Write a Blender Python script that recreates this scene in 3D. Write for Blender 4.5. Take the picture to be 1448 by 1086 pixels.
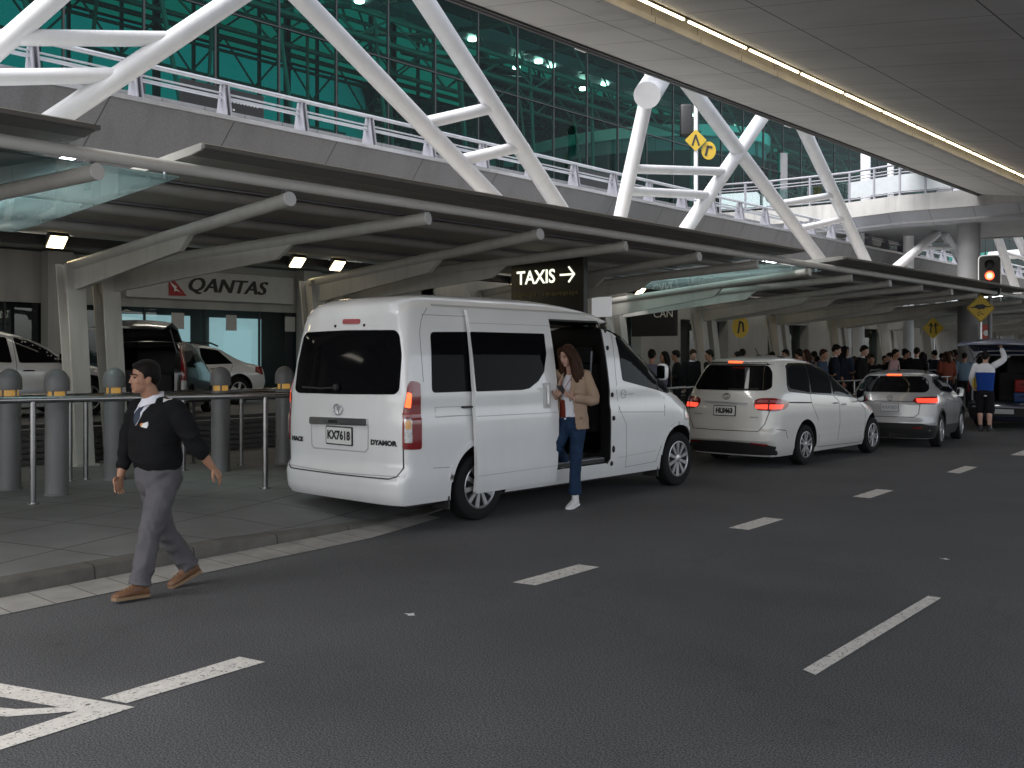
import bpy, bmesh, math, random
from mathutils import Vector, Matrix, Quaternion
from mathutils.bvhtree import BVHTree
random.seed(7)
PI = math.pi
for o in list(bpy.data.objects): bpy.data.objects.remove(o)
SC = bpy.context.scene
COL = SC.collection

# ------------------------------------------------------------------ camera
CAM_H = 1.68
cd = bpy.data.cameras.new('camera'); cam = bpy.data.objects.new('camera', cd); COL.objects.link(cam)
cam.location = (0, 0, CAM_H)
cam.rotation_euler = (math.radians(90), 0, math.radians(41.943))
cd.sensor_width = 36.0; cd.lens = 36.0*1420/1448
cd.shift_y = -38/1448
cd.clip_start = 0.05; cd.clip_end = 3000
SC.camera = cam

# ------------------------------------------------------------------ light
SUN_EL, SUN_AZ = math.radians(53), math.radians(184)      # overcast: one very soft sun
w = bpy.data.worlds.new('World'); SC.world = w; w.use_nodes = True
nt = w.node_tree; nt.nodes.clear()
sky = nt.nodes.new('ShaderNodeTexSky'); sky.sky_type = 'NISHITA'; sky.sun_disc = False
sky.sun_elevation = SUN_EL; sky.sun_rotation = SUN_AZ; sky.dust_density = 2; sky.air_density = 1.0
hs = nt.nodes.new('ShaderNodeHueSaturation'); hs.inputs['Saturation'].default_value = 0.32
bg = nt.nodes.new('ShaderNodeBackground'); bg.inputs['Strength'].default_value = 0.15
wo = nt.nodes.new('ShaderNodeOutputWorld')
nt.links.new(sky.outputs[0], hs.inputs['Color']); nt.links.new(hs.outputs[0], bg.inputs[0]); nt.links.new(bg.outputs[0], wo.inputs[0])
sd = bpy.data.lights.new('sun', 'SUN'); sd.energy = 3.0; sd.angle = math.radians(45); sd.color = (1, .985, .965)
so = bpy.data.objects.new('sun', sd); COL.objects.link(so)
so.rotation_euler = Vector((-math.sin(SUN_AZ)*math.cos(SUN_EL), -math.cos(SUN_AZ)*math.cos(SUN_EL), -math.sin(SUN_EL))).to_track_quat('-Z', 'Y').to_euler()
SC.view_settings.view_transform = 'Standard'; SC.view_settings.look = 'None'
SC.view_settings.exposure = 1.22; SC.view_settings.gamma = 1.0
SC.cycles.max_bounces = 8; SC.cycles.diffuse_bounces = 4; SC.cycles.transparent_max_bounces = 16
SC.cycles.use_denoising = True; SC.cycles.sample_clamp_indirect = 4

# ------------------------------------------------------------------ materials
MATS = {}
def mat(name, col, rough=.5, metal=0, var=.0, vscale=6, bump=0, bscale=60, coat=0, emit=None, estr=0, spec=.5, detail=4):
    m = bpy.data.materials.new(name); m.use_nodes = True; n = m.node_tree; b = n.nodes['Principled BSDF']
    b.inputs['Base Color'].default_value = (*col, 1); b.inputs['Roughness'].default_value = rough
    b.inputs['Metallic'].default_value = metal; b.inputs['Coat Weight'].default_value = coat
    b.inputs['Coat Roughness'].default_value = .06; b.inputs['Specular IOR Level'].default_value = spec
    tc = n.nodes.new('ShaderNodeTexCoord')
    if var:
        t = n.nodes.new('ShaderNodeTexNoise'); t.inputs['Scale'].default_value = vscale; t.inputs['Detail'].default_value = detail
        n.links.new(tc.outputs['Object'], t.inputs['Vector'])
        r = n.nodes.new('ShaderNodeMapRange'); r.inputs[1].default_value = .25; r.inputs[2].default_value = .75
        r.inputs[3].default_value = 1-var; r.inputs[4].default_value = 1+var
        n.links.new(t.outputs['Fac'], r.inputs[0])
        mx = n.nodes.new('ShaderNodeMix'); mx.data_type = 'RGBA'; mx.blend_type = 'MULTIPLY'; mx.inputs[0].default_value = 1
        mx.inputs[6].default_value = (*col, 1); n.links.new(r.outputs[0], mx.inputs[7]); n.links.new(mx.outputs[2], b.inputs['Base Color'])
        rr = n.nodes.new('ShaderNodeMapRange'); rr.inputs[3].default_value = max(0, rough*(1-var)); rr.inputs[4].default_value = min(1, rough*(1+var))
        n.links.new(t.outputs['Fac'], rr.inputs[0]); n.links.new(rr.outputs[0], b.inputs['Roughness'])
    if bump:
        t2 = n.nodes.new('ShaderNodeTexNoise'); t2.inputs['Scale'].default_value = bscale; t2.inputs['Detail'].default_value = 3
        n.links.new(tc.outputs['Object'], t2.inputs['Vector'])
        bp = n.nodes.new('ShaderNodeBump'); bp.inputs['Strength'].default_value = bump; bp.inputs['Distance'].default_value = .01
        n.links.new(t2.outputs['Fac'], bp.inputs['Height']); n.links.new(bp.outputs[0], b.inputs['Normal'])
    if emit:
        b.inputs['Emission Color'].default_value = (*emit, 1); b.inputs['Emission Strength'].default_value = estr
    MATS[name] = m
    return m
def nodes_of(m): return m.node_tree, m.node_tree.nodes['Principled BSDF']

def weather(m, amt, sc=(5, 5, .3), low=None):
    """rain streaks (noise stretched in z) and optional road film on the lowest part"""
    n, b = m.node_tree, m.node_tree.nodes['Principled BSDF']; tc = n.nodes.new('ShaderNodeTexCoord'); mp = n.nodes.new('ShaderNodeMapping'); mp.inputs['Scale'].default_value = sc
    n.links.new(tc.outputs['Object'], mp.inputs[0]); t = n.nodes.new('ShaderNodeTexNoise'); t.inputs['Scale'].default_value = 1; t.inputs['Detail'].default_value = 6; n.links.new(mp.outputs[0], t.inputs['Vector'])
    r = n.nodes.new('ShaderNodeMapRange'); r.inputs[1].default_value = .48; r.inputs[2].default_value = .75; r.inputs[3].default_value = 1; r.inputs[4].default_value = 1-amt; n.links.new(t.outputs['Fac'], r.inputs[0]); out = r.outputs[0]
    if low:
        s = n.nodes.new('ShaderNodeSeparateXYZ'); n.links.new(tc.outputs['Object'], s.inputs[0]); q = n.nodes.new('ShaderNodeMapRange'); q.inputs[1].default_value = low[0]; q.inputs[2].default_value = low[1]; q.inputs[3].default_value = 1-low[2]; q.inputs[4].default_value = 1; n.links.new(s.outputs[2], q.inputs[0])
        k = n.nodes.new('ShaderNodeMath'); k.operation = 'MULTIPLY'; n.links.new(out, k.inputs[0]); n.links.new(q.outputs[0], k.inputs[1]); out = k.outputs[0]
    mx = n.nodes.new('ShaderNodeMix'); mx.data_type = 'RGBA'; mx.blend_type = 'MULTIPLY'; mx.inputs[0].default_value = 1
    n.links.new(b.inputs['Base Color'].links[0].from_socket, mx.inputs[6]); n.links.new(out, mx.inputs[7]); n.links.new(mx.outputs[2], b.inputs['Base Color'])
def lines_mask(n, src, period, width, off=0):
    """1 on thin lines every period of a scalar socket"""
    a = n.nodes.new('ShaderNodeMath'); a.operation = 'ADD'; a.inputs[1].default_value = off; n.links.new(src, a.inputs[0])
    d = n.nodes.new('ShaderNodeMath'); d.operation = 'DIVIDE'; d.inputs[1].default_value = period; n.links.new(a.outputs[0], d.inputs[0])
    f = n.nodes.new('ShaderNodeMath'); f.operation = 'FRACT'; n.links.new(d.outputs[0], f.inputs[0])
    l = n.nodes.new('ShaderNodeMath'); l.operation = 'LESS_THAN'; l.inputs[1].default_value = width/period; n.links.new(f.outputs[0], l.inputs[0])
    return l.outputs[0]
def darken_lines(m, masks, dark):
    n, b = nodes_of(m)
    cur = masks[0]
    for k in masks[1:]:
        x = n.nodes.new('ShaderNodeMath'); x.operation = 'MAXIMUM'; n.links.new(cur, x.inputs[0]); n.links.new(k, x.inputs[1]); cur = x.outputs[0]
    mx = n.nodes.new('ShaderNodeMix'); mx.data_type = 'RGBA'; mx.inputs[7].default_value = (*dark, 1)
    n.links.new(cur, mx.inputs[0])
    lk = b.inputs['Base Color'].links
    if lk: n.links.new(lk[0].from_socket, mx.inputs[6])
    else: mx.inputs[6].default_value = b.inputs['Base Color'].default_value
    n.links.new(mx.outputs[2], b.inputs['Base Color'])
def obj_xyz(m):
    n, b = nodes_of(m)
    tc = n.nodes.new('ShaderNodeTexCoord'); s = n.nodes.new('ShaderNodeSeparateXYZ'); n.links.new(tc.outputs['Object'], s.inputs[0])
    return n, s.outputs
def smath(n, op, a, bb):
    x = n.nodes.new('ShaderNodeMath'); x.operation = op
    for i, v in enumerate((a, bb)):
        if isinstance(v, (int, float)): x.inputs[i].default_value = v
        else: n.links.new(v, x.inputs[i])
    return x.outputs[0]

# asphalt with aggregate
asph = mat('asphalt', (.074, .074, .077), .82, var=.16, vscale=.9, bump=.5, bscale=260, detail=8)
n, b = nodes_of(asph)
tc = n.nodes.new('ShaderNodeTexCoord')
vo = n.nodes.new('ShaderNodeTexNoise'); vo.inputs['Scale'].default_value = 110; vo.inputs['Detail'].default_value = 2; n.links.new(tc.outputs['Object'], vo.inputs['Vector'])
cr = n.nodes.new('ShaderNodeMapRange'); cr.inputs[1].default_value = .35; cr.inputs[2].default_value = .72; cr.inputs[3].default_value = .35; cr.inputs[4].default_value = 2.5
n.links.new(vo.outputs['Fac'], cr.inputs[0])
mx = n.nodes.new('ShaderNodeMix'); mx.data_type = 'RGBA'; mx.blend_type = 'MULTIPLY'; mx.inputs[0].default_value = 1
n.links.new(b.inputs['Base Color'].links[0].from_socket, mx.inputs[6]); n.links.new(cr.outputs[0], mx.inputs[7])
# large oil stains and tyre-polished lanes
st = n.nodes.new('ShaderNodeTexNoise'); st.inputs['Scale'].default_value = .55; st.inputs['Detail'].default_value = 6; n.links.new(tc.outputs['Object'], st.inputs['Vector'])
sr = n.nodes.new('ShaderNodeMapRange'); sr.inputs[1].default_value = .5; sr.inputs[2].default_value = .75; sr.inputs[3].default_value = 1; sr.inputs[4].default_value = .74; n.links.new(st.outputs['Fac'], sr.inputs[0])
# hairline cracks and round oil drips
vc = n.nodes.new('ShaderNodeTexVoronoi'); vc.feature = 'DISTANCE_TO_EDGE'; vc.inputs['Scale'].default_value = .33
dn = n.nodes.new('ShaderNodeTexNoise'); dn.inputs['Scale'].default_value = 2.2; dn.inputs['Detail'].default_value = 5; n.links.new(tc.outputs['Object'], dn.inputs['Vector'])
dv = n.nodes.new('ShaderNodeMix'); dv.data_type = 'RGBA'; dv.blend_type = 'LINEAR_LIGHT'; dv.inputs[0].default_value = .35; n.links.new(tc.outputs['Object'], dv.inputs[6]); n.links.new(dn.outputs['Color'], dv.inputs[7]); n.links.new(dv.outputs[2], vc.inputs['Vector'])
ck = n.nodes.new('ShaderNodeMapRange'); ck.inputs[1].default_value = 0; ck.inputs[2].default_value = .012; ck.inputs[3].default_value = .91; ck.inputs[4].default_value = 1; n.links.new(vc.outputs['Distance'], ck.inputs[0])
vd = n.nodes.new('ShaderNodeTexVoronoi'); vd.inputs['Scale'].default_value = 1.7; n.links.new(tc.outputs['Object'], vd.inputs['Vector'])
dr = n.nodes.new('ShaderNodeMapRange'); dr.inputs[1].default_value = .03; dr.inputs[2].default_value = .13; dr.inputs[3].default_value = .84; dr.inputs[4].default_value = 1; n.links.new(vd.outputs['Distance'], dr.inputs[0])
cd_ = n.nodes.new('ShaderNodeMath'); cd_.operation = 'MULTIPLY'; n.links.new(ck.outputs[0], cd_.inputs[0]); n.links.new(dr.outputs[0], cd_.inputs[1])
cs_ = n.nodes.new('ShaderNodeMath'); cs_.operation = 'MULTIPLY'; n.links.new(cd_.outputs[0], cs_.inputs[0]); n.links.new(sr.outputs[0], cs_.inputs[1]); sr = cs_
m2 = n.nodes.new('ShaderNodeMix'); m2.data_type = 'RGBA'; m2.blend_type = 'MULTIPLY'; m2.inputs[0].default_value = 1
n.links.new(mx.outputs[2], m2.inputs[6]); n.links.new(sr.outputs[0], m2.inputs[7]); n.links.new(m2.outputs[2], b.inputs['Base Color'])

paving = mat('paving', (.185, .184, .182), .8, var=.22, vscale=1.6, bump=.25, bscale=90, detail=7)
n, s = obj_xyz(paving)
rx = smath(n, 'ADD', smath(n, 'MULTIPLY', s[0], .94), smath(n, 'MULTIPLY', s[1], .34))
ry = smath(n, 'SUBTRACT', smath(n, 'MULTIPLY', s[1], .94), smath(n, 'MULTIPLY', s[0], .34))
darken_lines(paving, [lines_mask(n, rx, .92, .014), lines_mask(n, ry, .92, .014, .3)], (.04, .039, .037))
kerbm = mat('kerb_stone', (.115, .108, .096), .85, var=.3, vscale=5, bump=.5, bscale=50, detail=8)
n, s = obj_xyz(kerbm); darken_lines(kerbm, [lines_mask(n, s[1], .88, .012)], (.03, .03, .028))
gutter = mat('gutter_concrete', (.31, .297, .275), .85, var=.25, vscale=4, bump=.3, bscale=60, detail=8)
n, s = obj_xyz(gutter); darken_lines(gutter, [lines_mask(n, s[1], .3, .01)], (.10, .095, .085))
# worn road paint
paint = mat('road_paint', (.72, .68, .63), .7, var=.12, vscale=14, bump=.2, bscale=120)
n, b = nodes_of(paint)
tc = n.nodes.new('ShaderNodeTexCoord'); wn = n.nodes.new('ShaderNodeTexNoise'); wn.inputs['Scale'].default_value = 38; wn.inputs['Detail'].default_value = 5; wn.inputs['Distortion'].default_value = 1.5
n.links.new(tc.outputs['Object'], wn.inputs['Vector'])
wr = n.nodes.new('ShaderNodeMapRange'); wr.inputs[1].default_value = .57; wr.inputs[2].default_value = .66; n.links.new(wn.outputs['Fac'], wr.inputs[0])
mx = n.nodes.new('ShaderNodeMix'); mx.data_type = 'RGBA'; mx.inputs[7].default_value = (.13, .12, .115, 1)
n.links.new(wr.outputs[0], mx.inputs[0]); n.links.new(b.inputs['Base Color'].links[0].from_socket, mx.inputs[6]); n.links.new(mx.outputs[2], b.inputs['Base Color'])

soffit = mat('soffit', (.49, .48, .47), .6, var=.10, vscale=.7, detail=6)
n, s = obj_xyz(soffit); darken_lines(soffit, [lines_mask(n, s[0], 2.44, .022, 6.12), lines_mask(n, s[1], 1.17, .012, .3)], (.07, .065, .06))
granite = mat('granite_panel', (.185, .185, .195), .6, var=.2, vscale=45, bump=.15, bscale=120, detail=8)
n, s = obj_xyz(granite)
sl = smath(n, 'ADD', s[1], smath(n, 'MULTIPLY', s[2], -.38))
darken_lines(granite, [lines_mask(n, sl, 2.02, .02, -6.79+2.05)], (.05, .05, .052))
white_steel = mat('white_steel', (.74, .74, .76), .38, var=.05, vscale=3.5, detail=9)
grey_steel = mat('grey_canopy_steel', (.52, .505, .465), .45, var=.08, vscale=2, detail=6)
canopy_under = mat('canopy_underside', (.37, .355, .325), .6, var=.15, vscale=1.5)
edge_grey = mat('canopy_edge_grey', (.13, .127, .12), .5, var=.1)
dark_steel = mat('dark_steel', (.028, .029, .03), .5, var=.1)
rail_grey = mat('rail_grey', (.22, .22, .25), .42, var=.08)
alu = mat('bright_aluminium', (.62, .63, .66), .3, metal=.7, var=.08)
stainless = mat('stainless', (.40, .40, .41), .26, metal=1, var=.1, vscale=8)
boll_grey = mat('bollard_grey', (.19, .187, .187), .42, var=.1, vscale=4)
concrete = mat('concrete', (.33, .322, .315), .8, var=.16, vscale=1.4, bump=.15, bscale=40, detail=9)
column_grey = mat('column_grey', (.25, .25, .26), .55, var=.12, vscale=1.2)
fascia_grey = mat('fascia_grey', (.27, .28, .31), .5, var=.06)
n, s = obj_xyz(fascia_grey); darken_lines(fascia_grey, [lines_mask(n, s[0], 1.25, .015)], (.08, .08, .09))
wall_grey = mat('wall_grey', (.37, .368, .355), .6, var=.12, vscale=.8)
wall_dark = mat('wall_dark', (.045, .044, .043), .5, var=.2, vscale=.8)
slats = mat('slat_dark', (.075, .072, .07), .6, var=.15)
blackm = mat('black_matte', (.012, .012, .013), .5)
black_gloss = mat('black_gloss', (.01, .01, .011), .2)
rubber = mat('tyre_rubber', (.012, .012, .013), .8, spec=.2, var=.2, vscale=20)
rim_m = mat('alloy_rim', (.48, .48, .5), .32, metal=.85, var=.08, vscale=20)
car_white = mat('white_car_paint', (.80, .80, .80), .28, coat=1, var=.025, vscale=2.2, detail=6)
car_white2 = mat('pearl_car_paint', (.69, .68, .65), .28, coat=1, var=.025, vscale=2.2, detail=6)
car_silver = mat('silver_car_paint', (.36, .36, .37), .3, metal=.25, coat=1, var=.03, vscale=2)
car_bright = mat('bright_silver_paint', (.66, .66, .67), .3, metal=.15, coat=1, var=.03, vscale=2)
car_blue = mat('navy_car_paint', (.012, .016, .035), .25, coat=1)
car_black = mat('black_car_paint', (.012, .011, .012), .25, coat=1)
tint = mat('tinted_glass', (.005, .005, .006), .04, spec=.13)
glass_dk = mat('car_glass', (.008, .010, .011), .03, spec=.09)
tint_side = mat('tinted_side_glass', (.004, .004, .005), .04, spec=.05)
mirror_dk = mat('mirror_glass', (.30, .31, .32), .08, metal=1)
seamm = mat('panel_gap', (.05, .05, .052), .6); seam_soft = mat('soft_panel_gap', (.16, .16, .165), .6)
red_lens = mat('red_lens', (.22, .006, .008), .12, coat=1, var=.15, vscale=14)
red_lit = mat('red_lit', (.8, .06, .03), .2, emit=(1, .10, .025), estr=1.25, var=.3, vscale=25)
red_lit2 = mat('red_lit_soft', (.8, .06, .04), .2, emit=(1, .07, .035), estr=.55)
amber_lens = mat('amber_lens', (.75, .38, .10), .2, coat=1)
clear_lens = mat('clear_lens', (.62, .62, .62), .12, metal=.3, coat=1, var=.4, vscale=45)
chrome = mat('chrome', (.62, .62, .63), .16, metal=1)
plate_white = mat('plate_white', (.72, .72, .70), .4)
plastic_dark = mat('dark_plastic', (.022, .022, .023), .55, bump=.1, bscale=200)
sign_white = mat('sign_white', (.8, .8, .78), .5)
sun_toned_yellow = mat('sun_toned_sign_yellow', (.36, .24, .012), .45, var=.06)  # darker copy of the sign yellow, toned down for signs in the sun
sign_yellow = mat('sign_yellow', (.66, .44, .015), .45, var=.06)  # yellow raised to make up for the shade the street signs stand in
letter_lit = mat('lit_letter', (.8, .82, .68), .4, emit=(.86, .9, .72), estr=.62)
dim_letter = mat('dim_letter', (.16, .13, .05), .5)
sign_black = mat('sign_black', (.012, .012, .012), .35)
sign_panel = mat('sign_panel', (.52, .515, .51), .5, var=.05)
red_tail = mat('logo_red', (.36, .012, .018), .45)
lamp_warm = mat('lamp_warm', (.9, .8, .6), .5, emit=(1, .80, .45), estr=6)
lamp_hall = mat('lamp_hall', (.9, .85, .8), .5, emit=(1, .88, .75), estr=9)
strip_lit = mat('strip_lit', (.9, .8, .6), .5, emit=(1, .80, .47), estr=5)
boll_lit = mat('bollard_light', (.20, .135, .05), .35, emit=(1, .55, .12), estr=.12, var=.5, vscale=30)
gold = mat('trough_gold', (.17, .12, .055), .5, var=.15)
frost = mat('frosted_panel', (.30, .42, .45), .35, var=.08, vscale=1.5, emit=(.42, .62, .66), estr=.36)
signal_red = mat('signal_red', (1, .2, .1), .3, emit=(1, .05, .02), estr=5)
signal_core = mat('signal_core', (1, .8, .5), .3, emit=(1, .36, .16), estr=4)
weather(granite, .22, (3, 3, .25)); weather(concrete, .3, (3, 3, .25)); weather(white_steel, .06, (6, 6, .5)); weather(grey_steel, .14, (7, 7, .6)); weather(car_white, .03, (5, 5, .5), (.25, .55, .13)); weather(car_white2, .03, (5, 5, .5), (.2, .45, .13)); weather(boll_grey, .2, (12, 12, 1)); weather(column_grey, .2, (3, 3, .2)); weather(wall_grey, .2, (2, 2, .2)); weather(soffit, .14, (.5, 2.5, .5))
def glass(name, tintc, gloss=.12, rough=.02):
    m = bpy.data.materials.new(name); m.use_nodes = True; n = m.node_tree; n.nodes.clear()
    o = n.nodes.new('ShaderNodeOutputMaterial'); t = n.nodes.new('ShaderNodeBsdfTransparent'); t.inputs[0].default_value = (*tintc, 1)
    g = n.nodes.new('ShaderNodeBsdfGlossy'); g.inputs['Roughness'].default_value = rough; g.inputs[0].default_value = (.9, .95, .95, 1)
    fr = n.nodes.new('ShaderNodeFresnel'); fr.inputs[0].default_value = 1.5
    mu = n.nodes.new('ShaderNodeMath'); mu.operation = 'ADD'; mu.inputs[1].default_value = gloss-.04; n.links.new(fr.outputs[0], mu.inputs[0])
    mx = n.nodes.new('ShaderNodeMixShader'); n.links.new(mu.outputs[0], mx.inputs[0]); n.links.new(t.outputs[0], mx.inputs[1]); n.links.new(g.outputs[0], mx.inputs[2])
    n.links.new(mx.outputs[0], o.inputs[0]); return m
teal_glass = glass('teal_glass', (.26, .74, .67), .008)
_n = teal_glass.node_tree; _m = [q for q in _n.nodes if q.type == 'MATH'][0]; _m.operation = 'MULTIPLY'; _m.inputs[1].default_value = .22
teal_back = glass('teal_back_glass', (.002, .12, .108), .02)
green_back = glass('green_back_glass', (.001, .10, .072), .02)
roof_glass = glass('roof_glass', (.002, .15, .108), .005)
canopy_glass = glass('canopy_glass', (.70, .82, .81), .12, .03)
n = canopy_glass.node_tree; tr = n.nodes.new('ShaderNodeBsdfTranslucent'); tr.inputs[0].default_value = (.42, .50, .50, 1); mx = n.nodes.new('ShaderNodeMixShader'); mx.inputs[0].default_value = .16
o_ = [q for q in n.nodes if q.type == 'OUTPUT_MATERIAL'][0]; n.links.new(o_.inputs[0].links[0].from_socket, mx.inputs[1]); n.links.new(tr.outputs[0], mx.inputs[2]); n.links.new(mx.outputs[0], o_.inputs[0])
fill_lamp = mat('fill_panel_glow', (.9, .85, .7), .5, emit=(1, .93, .80), estr=2.4)  # glow for unseen panels added to lift the dim ground floor
cool_lamp = mat('cool_tube', (.9, .95, 1), .5, emit=(.85, .97, 1), estr=4)
pale_glass = glass('pale_glass', (.75, .88, .88), .22, .02)
shop_glass = glass('shop_glass', (.55, .62, .62), .08, .01)

# ------------------------------------------------------------------ mesh helpers
def thing(name, label, cat, loc=(0, 0, 0), rz=0, group=None, kind=None):
    o = bpy.data.objects.new(name, None); COL.objects.link(o); o.location = loc; o.rotation_euler = (0, 0, rz); o.empty_display_size = .2
    return tag(o, label, cat, group, kind)
def tag(o, label, cat, group=None, kind=None):
    o['label'] = label; o['category'] = cat
    if group: o['group'] = group
    if kind: o['kind'] = kind
    return o
def link_mesh(name, me, m, parent=None, world=False):
    o = bpy.data.objects.new(name, me); COL.objects.link(o)
    if m is not None and len(me.materials) == 0: me.materials.append(m)
    if parent:
        o.parent = parent
        if world:
            mw = Matrix.Translation(parent.location) @ parent.rotation_euler.to_matrix().to_4x4()
            o.matrix_parent_inverse = mw.inverted()
    return o
def obj(name, bm, m, parent=None, smooth=None, world=False):
    bmesh.ops.recalc_face_normals(bm, faces=bm.faces[:])
    me = bpy.data.meshes.new(name); bm.to_mesh(me); bm.free()
    if smooth:
        me.shade_smooth(); me.set_sharp_from_angle(angle=math.radians(smooth))
    return link_mesh(name, me, m, parent, world)
def nb(): return bmesh.new()
def box(bm, x0, x1, y0, y1, z0, z1, M=None):
    vs = [bm.verts.new((x, y, z)) for z in (z0, z1) for y in (y0, y1) for x in (x0, x1)]
    fs = [bm.faces.new([vs[i] for i in f]) for f in ((0, 2, 3, 1), (4, 5, 7, 6), (0, 1, 5, 4), (2, 6, 7, 3), (0, 4, 6, 2), (1, 3, 7, 5))]
    if M is not None:
        for v in vs: v.co = M @ v.co
    return vs, fs
def rbox(bm, x0, x1, y0, y1, z0, z1, r=.02, seg=2, M=None):
    t = nb(); box(t, x0, x1, y0, y1, z0, z1)
    bmesh.ops.bevel(t, geom=t.edges[:], offset=r, segments=seg, profile=.5, affect='EDGES')
    add(bm, t, M)
def add(bm, t, M=None):
    if M is not None: bmesh.ops.transform(t, matrix=M, verts=t.verts[:])
    me = bpy.data.meshes.new('tmp'); t.to_mesh(me); t.free(); bm.from_mesh(me); bpy.data.meshes.remove(me)
def ring_frame(d, ref=None):
    d = d.normalized()
    ref = Vector(ref) if ref is not None else (Vector((0, 0, 1)) if abs(d.z) < .95 else Vector((1, 0, 0)))
    x = ref.cross(d)
    if x.length < 1e-5: x = Vector((1, 0, 0)).cross(d)
    x.normalize(); return x, d.cross(x).normalized()
def loft(bm, rings, caps=True):
    L = [[bm.verts.new(p) for p in r] for r in rings]; k = len(L[0])
    for a, c in zip(L, L[1:]):
        for i in range(k): bm.faces.new((a[i], a[(i+1) % k], c[(i+1) % k], c[i]))
    if caps: bm.faces.new(L[0][::-1]); bm.faces.new(L[-1])
    return L
def tube(bm, pts, r, seg=16, caps=True):
    pts = [Vector(p) for p in pts]; rs = r if isinstance(r, (list, tuple)) else [r]*len(pts); rings = []; px = None
    for i, p in enumerate(pts):
        d = pts[min(i+1, len(pts)-1)]-pts[max(i-1, 0)]
        x, y = ring_frame(d)
        rings.append([p+x*(rs[i]*math.cos(2*PI*k/seg))+y*(rs[i]*math.sin(2*PI*k/seg)) for k in range(seg)])
    loft(bm, rings, caps)
def lathe(bm, prof, seg=24, M=None):
    rings = [[Vector((r*math.cos(2*PI*k/seg), r*math.sin(2*PI*k/seg), z)) for k in range(seg)] for r, z in prof]
    if M is not None: rings = [[M @ p for p in r] for r in rings]
    loft(bm, rings)
def prism(bm, pts, f0, f1):
    """polygon pts (2d) between two mapping functions"""
    a = [bm.verts.new(f0(*p)) for p in pts]; c = [bm.verts.new(f1(*p)) for p in pts]; k = len(pts)
    bm.faces.new(a); bm.faces.new(c[::-1])
    for i in range(k): bm.faces.new((a[i], c[i], c[(i+1) % k], a[(i+1) % k]))
def lerp_tab(t, z):
    if z <= t[0][0]: return t[0][1]
    for (a, b), (c, d) in zip(t, t[1:]):
        if z <= c: return b+(d-b)*(z-a)/(c-a)
    return t[-1][1]
def rpoly(pts, r, seg=4):
    out = []; k = len(pts)
    for i in range(k):
        p = Vector(pts[i]); a = Vector(pts[i-1])-p; c = Vector(pts[(i+1) % k])-p
        d = min(r, a.length*.45, c.length*.45); a = p+a.normalized()*d; c = p+c.normalized()*d
        for s in range(seg+1):
            t = s/seg; out.append(tuple(a*(1-t)**2+p*(2*t*(1-t))+c*t*t))
    return out
def text_bm(s, size, shear=0, bold=0):
    c = bpy.data.curves.new('t', 'FONT'); c.body = s; c.size = size; c.align_x = 'CENTER'; c.align_y = 'CENTER'; c.shear = shear; c.offset = bold; c.resolution_u = 3
    o = bpy.data.objects.new('t', c); COL.objects.link(o); dg = bpy.context.evaluated_depsgraph_get()
    me = bpy.data.meshes.new_from_object(o.evaluated_get(dg)); bm = nb(); bm.from_mesh(me)
    bpy.data.objects.remove(o); bpy.data.curves.remove(c); bpy.data.meshes.remove(me)
    return bm
def flat_text(name, s, size, m, parent, M, depth=.004, shear=0, bold=0, sx=1, world=False):
    bm = text_bm(s, size, shear, bold)
    bmesh.ops.transform(bm, matrix=Matrix.Diagonal((sx, 1, 1, 1)), verts=bm.verts[:])
    r = bmesh.ops.extrude_face_region(bm, geom=bm.faces[:])
    bmesh.ops.translate(bm, vec=(0, 0, depth), verts=[v for v in r['geom'] if isinstance(v, bmesh.types.BMVert)])
    bmesh.ops.transform(bm, matrix=M, verts=bm.verts[:])
    return obj(name, bm, m, parent, world=world)
def frame_M(o, xdir, ydir):
    x = Vector(xdir).normalized(); y = Vector(ydir); y = (y-x*y.dot(x)).normalized(); z = x.cross(y)
    M = Matrix((x, y, z)).transposed().to_4x4(); M.translation = Vector(o); return M
def dup(root, loc=None, rz=None, label=None, group=None):
    r = root.copy(); COL.objects.link(r)
    if loc is not None: r.location = loc
    if rz is not None: r.rotation_euler = (0, 0, rz)
    if label: r['label'] = label
    if group: r['group'] = group
    def rec(src, dst):
        for ch in [c for c in bpy.data.objects if c.parent == src]:
            c = ch.copy(); COL.objects.link(c); c.parent = dst; rec(ch, c)
    rec(root, r); return r
def evald(o):
    dg = bpy.context.evaluated_depsgraph_get(); return bpy.data.meshes.new_from_object(o.evaluated_get(dg))
# ================================================================== STRUCTURE
def struct(name, bm, m, smooth=None):
    o = obj(name, bm, m, None, smooth); o['kind'] = 'structure'; return o
bm = nb(); f = bm.faces.new([bm.verts.new(p) for p in ((-400, -400, 0), (400, -400, 0), (400, 400, 0), (-400, 400, 0))])
struct('road', bm, asph)
KX = [(-14, -5.6), (6.05, -7.66), (7.5, -7.82), (8.5, -8.5), (9.5, -9.35), (90, -9.35)]
KH = [(-14, .115), (4.8, .11), (6.6, .025), (8.8, .02), (10.2, .14), (90, .14)]
kx = lambda y: lerp_tab(KX, y); kh = lambda y: lerp_tab(KH, y)
YS = [-14, -8, -4, 0, 1, 2, 3, 3.6, 4.2, 4.8, 5.2, 5.6, 6.05, 6.5, 6.9, 7.3, 7.7, 8.1, 8.5, 9, 9.5, 11, 14, 20, 30, 45, 60, 90]
bm = nb(); rows = []
for y in YS:
    x0 = kx(y)-.17; row = []
    for t in (0, .04, .1, .2, .4, .7, 1):
        x = x0+(-14.6-x0)*t; s = min(1, (x0-x)/1.3); s = s*s*(3-2*s)
        row.append(bm.verts.new((x, y, kh(y)*(1-s)+.15*s)))
    rows.append(row)
for a, c in zip(rows, rows[1:]):
    for i in range(6): bm.faces.new((a[i], a[i+1], c[i+1], c[i]))
struct('pavement', bm, paving, 60)
bm = nb(); rings = []
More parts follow.
